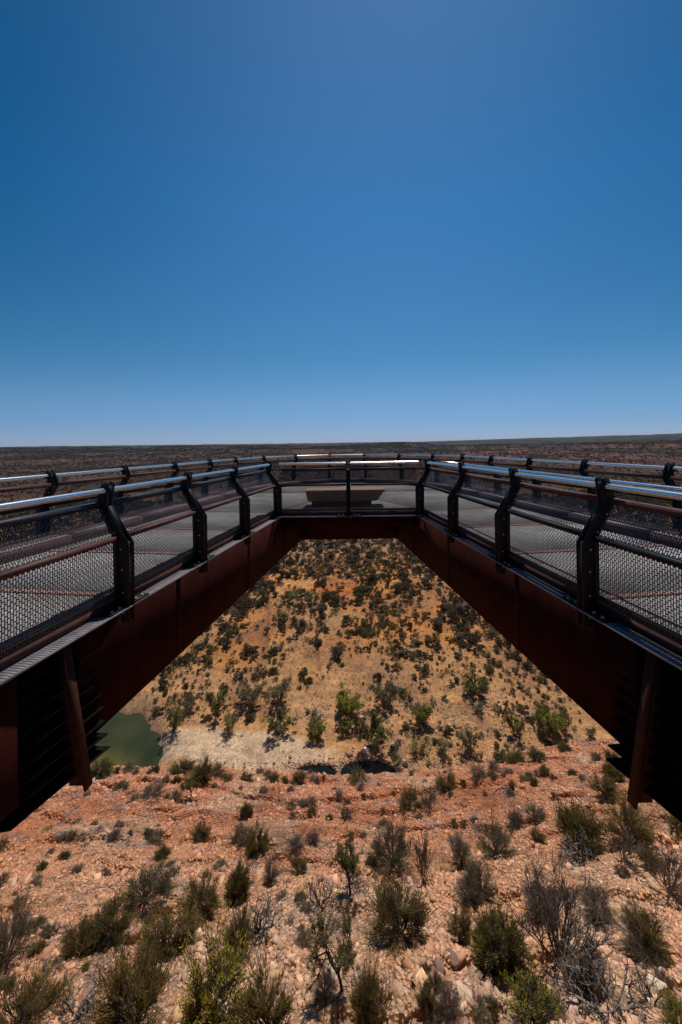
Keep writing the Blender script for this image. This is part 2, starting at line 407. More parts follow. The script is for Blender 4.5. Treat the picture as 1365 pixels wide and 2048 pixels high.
sky_w = empty('skywalk', (0, 8.7, DECK_Z))
tag(sky_w, 'rust steel cantilevered walkway with grey grating deck, two arms and a wide far end', 'walkway')
def W(o, par):   # keep world coordinates for a mesh under a moved parent
    o.location = -Vector(par.location); return o
PROFILE = [(-.08, -1.71), (-.08, -.945), (.15, -.59), (.12, -.36), (.155, -.335), (.20, -.36), (.265, -.555), (.09, -.88), (.08, -1.71)]

def frame(p, q):
    d = np.array([q[0] - p[0], q[1] - p[1], 0.0]); L = np.linalg.norm(d); d /= L
    return d, L
def mesh_panel(a0, a1, b0, b1):
    """slotted sheet between lower edge a0-a1 and upper edge b0-b1"""
    a0, a1, b0, b1 = map(lambda v: np.array(v, float), (a0, a1, b0, b1))
    L = np.linalg.norm(a1 - a0); H = np.linalg.norm(b0 - a0)
    pitch = .0215; rowh = .045; sw = .0078; bw = .009
    nc = max(4, int(L / pitch)); nr = max(2, int(round(H / rowh)))
    def P(s, t):
        s = np.asarray(s)[..., None]; t = np.asarray(t)[..., None]
        return (a0 * (1 - s) + a1 * s) * (1 - t) + (b0 * (1 - s) + b1 * s) * t
    s = np.arange(nc + 1) / nc; hw = sw / L / 2
    q = [np.stack([P(s - hw, 0 * s), P(s + hw, 0 * s), P(s + hw, 0 * s + 1), P(s - hw, 0 * s + 1)], 1)]
    c, r = np.meshgrid(np.arange(nc), np.arange(nr)); c = c.ravel(); r = r.ravel()
    t = (r + .25 + .5 * (c % 2)) / nr; ht = bw / H / 2
    s0 = c / nc + hw; s1 = (c + 1) / nc - hw
    q.append(np.stack([P(s0, t - ht), P(s1, t - ht), P(s1, t + ht), P(s0, t + ht)], 1))
    Q = np.concatenate(q); n = len(Q)
    return Q.reshape(-1, 3), np.arange(n * 4).reshape(-1, 4)

def railing(pts, side, label, cat='railing', ends=(True, True), tube2=False, z_off=0.0, group=None):
    """side = +1 when the deck lies to the left of the walking direction pts[0] -> pts[-1]"""
    c = pts[len(pts) // 2]
    root = empty('railing', (c[0], c[1], LEDGE_Z)); tag(root, label, cat, group)
    P3 = [np.array([p[0], p[1], 0.0]) for p in pts]; n = len(P3)
    dirs = [frame(pts[i], pts[i + 1])[0] for i in range(n - 1)]
    nor = []
    for i in range(n):
        d = dirs[0] if i == 0 else dirs[-1] if i == n - 1 else dirs[i - 1] + dirs[i]
        d = d / np.linalg.norm(d); nor.append((d, np.array([-d[1], d[0], 0]) * side))
    Z = np.array([0, 0, 1.0])
    for i in range(n):
        if (i == 0 and not ends[0]) or (i == n - 1 and not ends[1]): continue
        d, l = nor[i]; mb = MB()
        for o in (-.044, .030):
            mb.prism([P3[i] + l * s + Z * (z + z_off) + d * o for s, z in PROFILE], d * .012)
        mb.beam(P3[i] + l * .01 + Z * -1.70, P3[i] + l * .01 + Z * -.93, .13, .058, l, d)
        mb.beam(P3[i] + l * .015 + Z * -.93, P3[i] + l * .19 + Z * -.58, .10, .058, l, d)
        po = W(mb.obj('post', M['black_steel'], root), root)
        bm = MB()
        for s, z in ((-.02, -1.62), (-.02, -1.42), (-.01, -1.2), (.0, -1.0), (.07, -.84), (.17, -.68)):
            for o in (-.046, .046):
                q = P3[i] + l * s + Z * (z + z_off) + d * o
                bm.tube([q - d * .004, q + d * .004], .0095, 6)
        link('bolt', bm.mesh('bolt'), M['bolt'], po)
        hk = MB()   # hooked saddle that holds the handrail
        a = P3[i] + l * .165 + Z * (-.425 + z_off)
        hk.beam(a - d * .10 - Z * .035, a + d * .10 - Z * .035, .05, .012, l)
        hk.beam(a - d * .05 + Z * .036, a + d * .05 + Z * .036, .075, .012, l)
        hk.beam(a - d * .02 - Z * .03 - l * .04, a - d * .02 + Z * .04 - l * .04, .012, .05, l, d)
        link('rail_bracket', hk.mesh('rail_bracket'), M['black_steel'], po)
        br = MB()
        for sg in (-1, 1):
            q = P3[i] + d * sg * .17 - l * .012 + Z * (LEDGE_Z + .009)
            br.beam(q - d * .11, q + d * .11, .115, .014, l)
        fp = link('foot_plate', br.mesh('foot_plate'), M['black_steel'], po)
        for sg in (-1, 1):
            for k in (.12, .22):
                q = P3[i] + d * sg * k - l * .035 + Z * (LEDGE_Z + .016)
                fb = MB(); fb.tube([q, q + Z * .014], .014, 8)
                link('anchor_bolt', fb.mesh('anchor_bolt'), M['bolt'], po)
    def run(s, z):
        out = []
        for i in range(n):
            d, l = nor[i]
            k = 1.0 / max(.6, float(np.dot(l, np.array([-dirs[min(i, n - 2)][1], dirs[min(i, n - 2)][0], 0]) * side)))
            out.append(P3[i] + l * s * k + Z * (z + z_off))
        return out
    for i in range(n - 1):
        d = dirs[i]; l = np.array([-d[1], d[0], 0]) * side
        def seg(s, z, w, h, name, mat, grow=0.0, up=Z, lat=l):
            a, b = run(s, z)[i], run(s, z)[i + 1]
            mb = MB(); mb.beam(a - d * grow, b + d * grow, w, h, lat, up)
            return W(mb.obj(name, mat, root), root)
        a, b = run(.165, -.425)[i], run(.165, -.425)[i + 1]
        mb = MB(); mb.tube([a + d * .002, b - d * .002], .028, 16, caps=False); W(mb.obj('handrail', M['stainless'], root, smooth=True), root)
        seg(.215, -.56, .055, .055, 'top_rail', M['corten_rail'] if side < 0 else M['dark_rail'], -.05)  # sunlit red on right and outer rails, shade elsewhere, set by material colour
        seg(.05, -.89, .065, .045, 'middle_rail', M['corten_rail'] if side > 0 else M['black_steel'], -.05)  # lit rust tone on left and front; right and outer shade painted dark
        seg(.075, -1.44, .035, .045, 'bottom_rail', M['black_steel'], -.05)
        g = d * .048
        for nm, (s0, z0, s1, z1) in (('lower_mesh_panel', (.045, -1.478, .045, -.915)), ('upper_mesh_panel', (.06, -.866, .205, -.588))):
            A = run(s0, z0); B = run(s1, z1)
            V_, F_ = mesh_panel(A[i] + g, A[i + 1] - g, B[i] + g, B[i + 1] - g)
            me = mk_mesh(nm, V_, F_); W(link(nm, me, M['mesh_steel'], root), root)
    if tube2:
        T = run(.50, -.42); mb = MB(); mb.tube(T, .021, 12); W(mb.obj('grab_rail', M['stainless'], root, smooth=True), root)
        for i in range(n):
            gb = MB(); gb.tube([T[i], T[i] - Z * .06, run(.27, -.53)[i]], .008, 6)
            W(gb.obj('grab_rail_arm', M['black_steel'], root), root)
    return root

front = [inL[-1], ((inL[-1][0] + inR[-1][0]) / 2 - .0, 8.72), inR[-1]]
railing(inL, +1, 'inner mesh railing along the left walkway arm, without a grab tube')
railing(front, +1, 'short inner mesh railing straight ahead across the gap, in front of the bench', ends=(False, False))
railing(inR, -1, 'inner mesh railing with extra grab tube along the right walkway arm', tube2=True)
railing(outP, -1, 'outer mesh railing curving round the far side of the whole walkway, seen against the hills')

# deck ------------------------------------------------------------------
outer_line = outP
def outer_hit(p, nrm):
    """intersection of the ray p + t*nrm with the outer polyline"""
    best = None
    for a, b in zip(outer_line[:-1], outer_line[1:]):
        a = np.array(a); b = np.array(b); e = b - a
        A = np.array([[nrm[0], -e[0]], [nrm[1], -e[1]]])
        if abs(np.linalg.det(A)) < 1e-9: continue
        t, s = np.linalg.solve(A, a - np.array(p))
        if t > .1 and -1e-6 <= s <= 1 + 1e-6 and (best is None or t < best): best = t
    return np.array(p) + np.array(nrm) * best if best else None
def flat(name, pts, z, th, mat, par):
    mb = MB(); P = np.array([(p[0], p[1], z - th) for p in pts])
    ar = sum(P[i][0] * P[(i + 1) % len(P)][1] - P[(i + 1) % len(P)][0] * P[i][1] for i in range(len(P)))
    if ar < 0: P = P[::-1]
    mb.prism(P, (0, 0, th)); return W(mb.obj(name, mat, par), par)
deck_edge = []
def inset(line, sg):
    d, _ = frame(line[0], line[-1]); return [(p[0] + sg * d[1] * .112, p[1] - sg * d[0] * .112) for p in line]
for line, sg in ((inset(inL, -1), -1), (inset(inR, 1), 1)):
    d, _ = frame(line[0], line[-1]); nr_ = (sg * abs(d[1]), -sg * d[0] * (1 if sg > 0 else 1))
    nr_ = (sg * d[1], -sg * d[0])
    hits = [outer_hit(p, nr_) for p in line]
    for k in range(1, len(line)):
        if hits[k - 1] is None or hits[k] is None: continue
        flat('deck_panel', [line[k - 1], line[k], hits[k], hits[k - 1]], DECK_Z, .04, M['deck'], sky_w)
    for k in range(len(line)):
        if hits[k] is None: continue
        a = np.array([*line[k], DECK_Z + .005]); b = np.array([*hits[k], DECK_Z + .005])
        mb = MB(); mb.beam(a, b, .085, .006, (d[0], d[1], 0)); W(mb.obj('deck_strip', M['band'], sky_w), sky_w)
        mb = MB(); mb.beam(a - (0, 0, .14), b - (0, 0, .14), .08, .18, (d[0], d[1], 0)); W(mb.obj('deck_joist', M['corten'], sky_w), sky_w)
    deck_edge.append(hits[-1])
fl, fr = (inset(inL, -1)[-1][0], inL[-1][1] + .11), (inset(inR, 1)[-1][0], inR[-1][1] + .11); hl, hr = deck_edge
arc = [p for p in outP if p[1] > min(hl[1], hr[1])]
arcL = [p for p in outP[:len(outP) // 2] if p[1] > hl[1]]; arcR = [p for p in outP[len(outP) // 2:] if p[1] > hr[1]]
mid = (.0, 8.7); centre = (-.1, 12.3)
polys = [[fl, tuple(hl)] + arcL[:3] + [centre], [fl, centre, fr], [fr, centre] + arcR[-3:] + [tuple(hr)], [centre] + arcL[2:] + arcR[:len(arcR) - 2]]
for p in polys: flat('deck_panel', p, DECK_Z, .04, M['deck'], sky_w)
for a, b in ((fl, centre), (fr, centre), (centre, arcL[2]), (centre, arcR[-3]), (centre, arcL[-1])):
    d, _ = frame(a, b); mb = MB()
    mb.beam((a[0], a[1], DECK_Z + .009), (b[0], b[1], DECK_Z + .009), .07, .006, (-d[1], d[0], 0)); W(mb.obj('deck_strip', M['band'], sky_w), sky_w)
    mb = MB(); mb.beam((a[0], a[1], DECK_Z - .17), (b[0], b[1], DECK_Z - .17), .08, .2, (-d[1], d[0], 0)); W(mb.obj('deck_joist', M['corten'], sky_w), sky_w)

# kerb, ledge, edge beams ------------------------------------------------
def edge(line, side, ledge=True, beam=None):
    for i in range(len(line) - 1):
        a, b = line[i], line[i + 1]; d, L = frame(a, b); l = np.array([-d[1], d[0], 0]) * side
        A = np.array([*a, 0.0]); B = np.array([*b, 0.0])
        mb = MB(); mb.beam(A + (0, 0, -1.517) + l * .085, B + (0, 0, -1.517) + l * .085, .05, .078, l); W(mb.obj('kerb', M['corten_rail'], sky_w), sky_w)
        mb = MB()   # slotted grating ledge
        for o in (-.074, .055): mb.beam(A + (0, 0, LEDGE_Z - .008) + l * o, B + (0, 0, LEDGE_Z - .008) + l * o, .012, .016, l)
        for q in range(int(L / .03)):
            c = A + np.array([*d[:2], 0]) * (q + .5) * .03; mb.beam(c - d * .0122 + (0, 0, LEDGE_Z - .007) - l * .009, c + d * .0122 + (0, 0, LEDGE_Z - .007) - l * .009, .118, .010, l)
        W(mb.obj('ledge', M['ledge'], sky_w), sky_w)
        if beam:
            mb = MB(); mb.beam(A + (0, 0, (LEDGE_Z + beam) / 2 - .006) + l * .04, B + (0, 0, (LEDGE_Z + beam) / 2 - .006) + l * .04, .06, LEDGE_Z - beam - .02, l)
            W(mb.obj('edge_beam', M['corten'], sky_w), sky_w)
def channel(line, side):
    P = [np.array([*p, 0.0]) for p in line]; ds = [frame(line[i], line[i + 1])[0] for i in range(len(line) - 1)]
    for i in range(len(line) - 1):
        d = ds[i]; l = np.array([-d[1], d[0], 0]) * side
        mb = MB(); mb.beam(P[i] + l * .34 + d * .03 + (0, 0, -1.40), P[i + 1] + l * .34 - d * .03 + (0, 0, -1.40), .46, .135, l); W(mb.obj('edge_channel', M['corten_rail'], sky_w), sky_w)
        mb = MB(); mb.beam(P[i] + l * .50 + d * .06 + (0, 0, -1.326), P[i + 1] + l * .50 - d * .06 + (0, 0, -1.326), .10, .012, l); W(mb.obj('edge_strip', M['ledge'], sky_w), sky_w)
channel(outP, -1)
edge(inL[:], +1); edge(front, +1, beam=-1.80); edge(inR[:], -1); edge(outP, -1, beam=-1.95)
# main girders down the arms (break for the louvred bay) and cross girder under the far end
def seam(line_x, side, D):
    l = np.array([1.0 * side, 0, 0]); A = np.array([line_x(D), D, 0])
    mb = MB(); mb.beam(A + (0, 0, -2.05) + l * .001, A + (0, 0, -2.05) - l * .006, .001, .9, l)
    mb = MB(); mb.box8([A + l * a + (0, b, c) for a, b, c in ((-.003, -.05, -2.52), (.010, -.05, -2.52), (.010, .05, -2.52), (-.003, .05, -2.52), (-.003, -.05, -1.60), (.010, -.05, -1.60), (.010, .05, -1.60), (-.003, .05, -1.60))])
    o = W(mb.obj('splice_plate', M['corten'], sky_w), sky_w)
    for k in range(8):
        for e in (-.028, .028):
            q = A + l * -.003 + (0, e, -1.67 - k * .115); b = MB(); b.tube([q, q - l * .010], .010, 6); link('rivet', b.mesh('rivet'), M['corten_rail'], o)
def girder(line_x, side, D0, D1, seams=True):
    mb = MB(); l = np.array([1.0 * side, 0, 0])
    A = np.array([line_x(D0), D0, 0]); B = np.array([line_x(D1), D1, 0])
    zc = (LEDGE_Z + BEAM_Z) / 2 - .008
    mb.beam(A + (0, 0, zc) + l * .03, B + (0, 0, zc) + l * .03, .05, LEDGE_Z - BEAM_Z - .016, l)
    mb.beam(A + (0, 0, BEAM_Z + .01) + l * .16, B + (0, 0, BEAM_Z + .01) + l * .16, .30, .02, l)
    mb.beam(A + (0, 0, zc) + l * .30, B + (0, 0, zc) + l * .30, .05, LEDGE_Z - BEAM_Z - .05, l)
    return W(mb.obj('girder', M['corten'], sky_w), sky_w)
girder(lx, -1, 3.42, 10.72); girder(rx, 1, 3.2, 10.72)
for q in (4.9, 7.1, 9.3): seam(lx, -1, q); seam(rx, 1, q)
girder(lx, -1, -1.2, 2.86); girder(rx, 1, -1.2, 2.62)
mb = MB(); mb.beam((lx(10.72) - .3, 10.75, (LEDGE_Z + BEAM_Z) / 2), (rx(10.72) + .3, 10.75, (LEDGE_Z + BEAM_Z) / 2), .06, LEDGE_Z - BEAM_Z, (0, 1, 0)); W(mb.obj('cross_girder', M['corten'], sky_w), sky_w)
mb = MB()
for sg, f in ((-1, lx), (1, rx)):
    pass
# louvred bay on each arm: dark fins stacked behind a rusty strut
for f, sg, D0, D1 in ((lx, -1, 2.86, 3.42), (rx, 1, 2.62, 3.2)):
    Dm = (D0 + D1) / 2 + .10
    bk = MB(); bk.beam((f(D0) + sg * .28, D0 - .2, -2.1), (f(D1) + sg * .28, D1 + .2, -2.1), .04, 1.05, (1, 0, 0)); W(bk.obj('bay_back', M['fin_steel'], sky_w), sky_w)
    for k in range(9):
        z = -1.72 - k * .118; ext = -.02 + .016 * k
        fb = MB(); x0 = f(D0); x1 = f(D1)
        q = [(x0 + sg * .26, D0 - .12, z), (x0 + sg * .02, D0 - .05, z - .02), (x1 - sg * (ext + .03), D1 + .16, z - .02), (x1 + sg * .26, D1 + .16, z)]
        if sg > 0: q = q[::-1]
        fb.prism(q, (0, 0, .012)); W(fb.obj('louvre_fin', M['fin_steel'], sky_w), sky_w)
    st = MB()
    xt, xb = f(Dm) - sg * .02, f(Dm) - sg * .15
    st.beam((xt, Dm, -1.58), (xb, Dm + .06, -2.80), .02, .085, (1, 0, 0), (0, 1, 0))
    st.beam((xt + sg * .05, Dm + .0, -1.58), (xb + sg * .09, Dm + .06, -2.78), .12, .016, (1, 0, 0), (0, 1, 0))
    W(st.obj('strut', M['strut'], sky_w), sky_w)

# bench --------------------------------------------------------------------
bx, by = -.08, 9.62
bench = empty('bench', (bx, by, DECK_Z)); tag(bench, 'tan stone bench with tapered ends on a dark plinth, behind the front railing', 'bench')
def hexa(name, xs0, xs1, d0, d1, z0, z1, mat):
    me = bpy.data.meshes.new(name)
    import bmesh
    bm = bmesh.new()
    v = [bm.verts.new(c) for c in ((xs0[0], -d0, z0), (xs0[1], -d0, z0), (xs0[1], d0, z0), (xs0[0], d0, z0), (xs1[0], -d1, z1), (xs1[1], -d1, z1), (xs1[1], d1, z1), (xs1[0], d1, z1))]
    for f in ((0, 3, 2, 1), (4, 5, 6, 7), (0, 1, 5, 4), (1, 2, 6, 5), (2, 3, 7, 6), (3, 0, 4, 7)): bm.faces.new([v[k] for k in f])
    bmesh.ops.bevel(bm, geom=bm.edges[:], offset=.02, segments=2, affect='EDGES')
    bm.to_mesh(me); bm.free(); return link(name, me, mat, bench)
hexa('seat', (-.90, .72), (-.95, .93), .24, .31, .13, .40, M['bench'])
hexa('plinth', (-.82, .60), (-.82, .60), .2, .2, .0, .135, M['black_steel'])

# ------------------------------------------------------------------ vegetation prototypes
def blades(P, Dr, L, W_, col, jitter=.35, r=None):
    """thin triangles at points P along directions Dr"""
    r = r or rng; n = len(P)
    Dr = Dr + r.normal(0, jitter, (n, 3)); Dr /= np.linalg.norm(Dr, axis=1, keepdims=True) + 1e-9
    S = np.cross(Dr, r.normal(0, 1, (n, 3))); S /= np.linalg.norm(S, axis=1, keepdims=True) + 1e-9
    L = np.broadcast_to(L, (n,))[:, None]; W_ = np.broadcast_to(W_, (n,))[:, None]
    V = np.stack([P - S * W_ / 2, P + S * W_ / 2, P + Dr * L], 1).reshape(-1, 3)
    C = np.repeat(col, 3, 0)
    return V, np.arange(3 * n).reshape(-1, 3), C
def leaves(P, size, col, r=None, asp=.5):
    r = r or rng; n = len(P)
    A = r.normal(0, 1, (n, 3)); A /= np.linalg.norm(A, axis=1, keepdims=True)
    B = np.cross(A, r.normal(0, 1, (n, 3))); B /= np.linalg.norm(B, axis=1, keepdims=True)
    s = (size * r.uniform(.6, 1.4, n))[:, None]
    V = np.stack([P - A * s, P - B * s * asp, P + A * s, P + B * s * asp], 1).reshape(-1, 3)
    return V, np.arange(4 * n).reshape(-1, 4), np.repeat(col, 4, 0)
def grow(seed, n_stem, spread, levels=2, nb=4, wiggle=.08, r0=.018, lean=(0, 0), up=.35, fl=.5, height=1.0):
    """branching skeleton inside a unit-high shrub: returns list of (points, radii, level)"""
    r = np.random.default_rng(seed); out = []
    def br(p, d, L, rad, lev):
        pts = [p]; n = 5; q = p.copy(); dd = d.copy()
        for k in range(n):
            dd = dd + r.normal(0, wiggle, 3) + np.array([0, 0, up * .12]); dd /= np.linalg.norm(dd)
            q = q + dd * L / n; pts.append(q)
        out.append((np.array(pts), np.linspace(rad, rad * .45, n + 1), lev))
        if lev < levels:
            for k in range(nb):
                f = r.uniform(.35, 1.0); ix = min(n, int(f * n)); b0 = pts[ix]
                nd = dd + r.normal(0, fl, 3); nd[2] += .15; nd /= np.linalg.norm(nd)
                br(b0, nd, L * r.uniform(.4, .62), rad * .5, lev + 1)
    for s in range(n_stem):
        a = r.uniform(0, 2 * math.pi); th = spread * math.sqrt(r.uniform(.02, 1))
        d = np.array([math.sin(th) * math.cos(a) + lean[0], math.sin(th) * math.sin(a) + lean[1], math.cos(th)])
        d /= np.linalg.norm(d)
        br(np.array([r.normal(0, .015), r.normal(0, .015), -.04]), d, r.uniform(.5, .68) * height, r0 * r.uniform(.6, 1.1), 0)
    return out
def pick(r, n, cols, jit=.18):
    cols = np.array(cols); c = cols[r.integers(0, len(cols), n)]
    return c * (1 + r.normal(0, jit, (n, 1)))
GREY = [(.115, .095, .085), (.15, .13, .12), (.085, .07, .062)]
def norm_skel(sk):
    P = np.concatenate([s[0] for s in sk]); h = P[:, 2].max(); w = np.percentile(np.abs(P[:, :2]), 99) * 2
    return h, max(w, .2)
OL = [(.22, .165, .036), (.27, .20, .048), (.16, .125, .034), (.19, .13, .06)]
DK = [(.155, .125, .030), (.19, .155, .038), (.11, .092, .026)]
BR = [(.34, .29, .04), (.42, .36, .06), (.24, .21, .04)]
TW = [(.18, .135, .105), (.23, .18, .14), (.13, .095, .072)]
def fan_proto(seed, kind):
    """brush-like shrub: stems fan from one root into bristly sub-crowns filling a dome of unit width and height"""
    r = np.random.default_rng(seed + 500)
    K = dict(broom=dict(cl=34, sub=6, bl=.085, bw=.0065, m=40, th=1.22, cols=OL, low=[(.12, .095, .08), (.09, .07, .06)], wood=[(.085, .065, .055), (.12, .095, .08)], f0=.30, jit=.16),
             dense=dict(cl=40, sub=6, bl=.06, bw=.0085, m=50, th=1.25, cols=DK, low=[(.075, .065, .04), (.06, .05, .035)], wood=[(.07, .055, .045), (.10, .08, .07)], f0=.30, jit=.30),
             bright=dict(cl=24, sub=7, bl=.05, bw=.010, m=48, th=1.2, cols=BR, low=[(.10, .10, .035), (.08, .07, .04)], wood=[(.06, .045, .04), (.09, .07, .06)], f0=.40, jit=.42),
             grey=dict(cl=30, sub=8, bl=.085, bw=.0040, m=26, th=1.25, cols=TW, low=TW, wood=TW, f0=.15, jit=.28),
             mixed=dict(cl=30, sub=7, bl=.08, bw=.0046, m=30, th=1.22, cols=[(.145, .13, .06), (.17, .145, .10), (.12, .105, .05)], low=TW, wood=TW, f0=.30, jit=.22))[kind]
    sb = MB(); P = []; D_ = []; C = []; f_ = []
    drop = r.uniform(0, 6.28); K = dict(K); K['th'] *= r.uniform(.82, 1.1); K['cl'] = int(K['cl'] * r.uniform(.8, 1.2)); K['bw'] *= 1.35; K['f0'] *= r.uniform(.7, 1.7)
    for c in range(K['cl']):
        th = math.acos(1 - (1 - math.cos(K['th'])) * (c + .5) / K['cl']); a = c * 2.4 + r.normal(0, .35)
        if kind != 'dense' and abs((a - drop + math.pi) % 6.28 - math.pi) < .5 and th > .5 and r.random() < .6: continue
        Rr = 1 / math.sqrt((math.sin(th) / .52) ** 2 + (math.cos(th) / 1.0) ** 2) * r.uniform(.62, 1.06)
        d = np.array([math.sin(th) * math.cos(a), math.sin(th) * math.sin(a), math.cos(th)])
        d0 = d * [.65, .65, 1]; d0 /= np.linalg.norm(d0)
        p0 = np.array([r.normal(0, .018), r.normal(0, .018), -.05]); p1 = d0 * Rr * .30 + r.normal(0, .015, 3); p2 = d * Rr * .52 + r.normal(0, .02, 3)
        sb.tube([p0, p1 * .6 + r.normal(0, .01, 3), p1, p2], [.013, .010, .008, .0055], 4, False, col=pick(r, 1, K['wood'], .1)[0])
        tone = 1 + r.normal(0, .14)
        for q in range(K['sub']):
            e = d + r.normal(0, .36, 3) + [0, 0, .10]; e /= np.linalg.norm(e)
            st = p1 + (p2 - p1) * r.uniform(.0, 1); L = Rr * r.uniform(.30, .56); pm = st + e * L * .5 + r.normal(0, .012, 3); pe = st + e * L
            sb.tube([st, pm, pe], [.0042, .003, .0015], 3, False, col=pick(r, 1, K['wood'], .12)[0])
            m = K['m']; f = r.uniform(0, 1, m) ** .75
            pos = st + (pe - st) * f[:, None] + r.normal(0, .024, (m, 3))
            P.append(pos); D_.append(np.repeat((e + [0, 0, .30])[None], m, 0))
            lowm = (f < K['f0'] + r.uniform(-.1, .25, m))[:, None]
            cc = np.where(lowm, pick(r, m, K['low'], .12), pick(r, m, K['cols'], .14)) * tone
            C.append(cc); f_.append(f)
    P = np.concatenate(P); D_ = np.concatenate(D_); C = np.clip(np.concatenate(C), .01, 1)
    D_ /= np.linalg.norm(D_, axis=1, keepdims=True)
    stems = sb.mesh('stems'); stems.materials.append(M['wood'])
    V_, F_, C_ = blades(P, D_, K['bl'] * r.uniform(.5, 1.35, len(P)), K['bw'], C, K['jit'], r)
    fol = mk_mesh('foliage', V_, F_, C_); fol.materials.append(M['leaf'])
    return stems, fol
def shrub_proto(seed, kind):
    if kind in ('broom', 'dense', 'bright', 'grey', 'mixed'): return fan_proto(seed, kind)
    r = np.random.default_rng(seed + 100)
    K = dict(
        dead=dict(n=11, spread=.95, lv=3, nb=5, wig=.06, r0=.014, tips=0, wood=[(.17, .13, .105), (.24, .19, .16)], fl=.38, top=.2),
        snag=dict(n=15, spread=1.45, lv=2, nb=4, wig=.26, r0=.024, tips=0, wood=[(.08, .062, .052), (.20, .165, .14)], fl=.8, top=.2),
        tree=dict(n=4, spread=.8, lv=3, nb=5, wig=.14, r0=.028, tips=12, bl=.04, bw=.010, cols=[(.23, .205, .08), (.28, .24, .095), (.17, .145, .06)], wood=[(.06, .042, .036), (.09, .065, .058)], fl=.65, top=.42),
    )[kind]
    sk = grow(seed, K['n'], K['spread'], K['lv'], K['nb'], K['wig'], K['r0'], fl=K['fl'])
    if kind == 'tree':
        tr = np.array([[0, 0, -.05], [.01, 0, .1], [-.01, .01, .22], [.0, .0, .32]])
        sk = [(p * .8 + np.array([0, 0, .32]), q, l) for p, q, l in sk] + [(tr, np.array([.036, .03, .027, .03]), 0)]
    h, w = norm_skel(sk); h *= 1.04; w *= 1.0
    S = np.array([1 / w, 1 / w, 1 / h])
    sb = MB()
    for p, q, l in sk:
        sb.tube(p * S, np.maximum(q, .0024), 5 if l == 0 else 3, caps=False, col=pick(r, 1, K['wood'], .1)[0])
    stems = sb.mesh('stems'); stems.materials.append(M['wood']); fol = None
    if K['tips']:
        P = []; Dd = []
        for p, q, l in sk:
            if l < 2: continue
            p = p * S; m = K['tips'] * (2 if l == 3 else 1)
            f = r.uniform(.1, 1.0, m); ix = np.minimum((f * 5).astype(int), 4)
            pos = p[ix] + (p[ix + 1] - p[ix]) * (f * 5 - ix)[:, None] + r.normal(0, .016, (m, 3))
            d = p[-1] - p[0]; d = d / (np.linalg.norm(d) + 1e-9) + np.array([0, 0, .35])
            P.append(pos); Dd.append(np.repeat(d[None], m, 0))
        P = np.concatenate(P); Dd = np.concatenate(Dd); keep = P[:, 2] > K['top']; P = P[keep]; Dd = Dd[keep]
        if len(P) > 9000: q = r.permutation(len(P))[:9000]; P = P[q]; Dd = Dd[q]
        V_, F_, C_ = blades(P, Dd, K['bl'] * r.uniform(.5, 1.3, len(P)), K['bw'], np.clip(pick(r, len(P), K['cols']), .01, 1), .45, r)
        fol = mk_mesh('foliage', V_, F_, C_); fol.materials.append(M['leaf'])
    return stems, fol
PROTO = {}
for kk, nvar in (('broom', 6), ('dense', 4), ('bright', 2), ('grey', 4), ('mixed', 4), ('dead', 2), ('snag', 3), ('tree', 2)):
    PROTO[kk] = [shrub_proto(11 * i + len(kk) * 3 + 5, kk) for i in range(nvar)]
cnt = {k: 0 for k in PROTO}
NAMES = dict(broom='broom_shrub', dense='evergreen_shrub', bright='leafy_shrub', grey='twiggy_shrub', mixed='twiggy_shrub', dead='dead_shrub', snag='gnarled_shrub', tree='small_tree')
placed = []
def shrub(kind, px, py, wpx, hpx, label, group=None, lean=0.0, cat='shrub'):
    x, y, z = ground_at(px, min(py, 2300))
    k = cnt[kind]; cnt[kind] += 1
    st, fo = PROTO[kind][k % len(PROTO[kind])]
    o = empty(NAMES[kind], (x, y, z), random.uniform(0, 6.28))
    wd = wpx / F_PX * y * 1.18; hg = hpx / F_PX * y * 1.08
    o.scale = (wd, wd * random.uniform(.85, 1.1), hg)
    o.rotation_euler = (random.uniform(-.16, .16), random.uniform(-.16, .16), random.uniform(0, 6.28))
    if lean: o.rotation_euler = (0, lean, random.uniform(-.3, .3))
    tag(o, label, cat, group)
    link('stems', st, None, o)
    if fo: link('foliage', fo, None, o)
    placed.append((x, y, max(wd * .3, .2))); return o

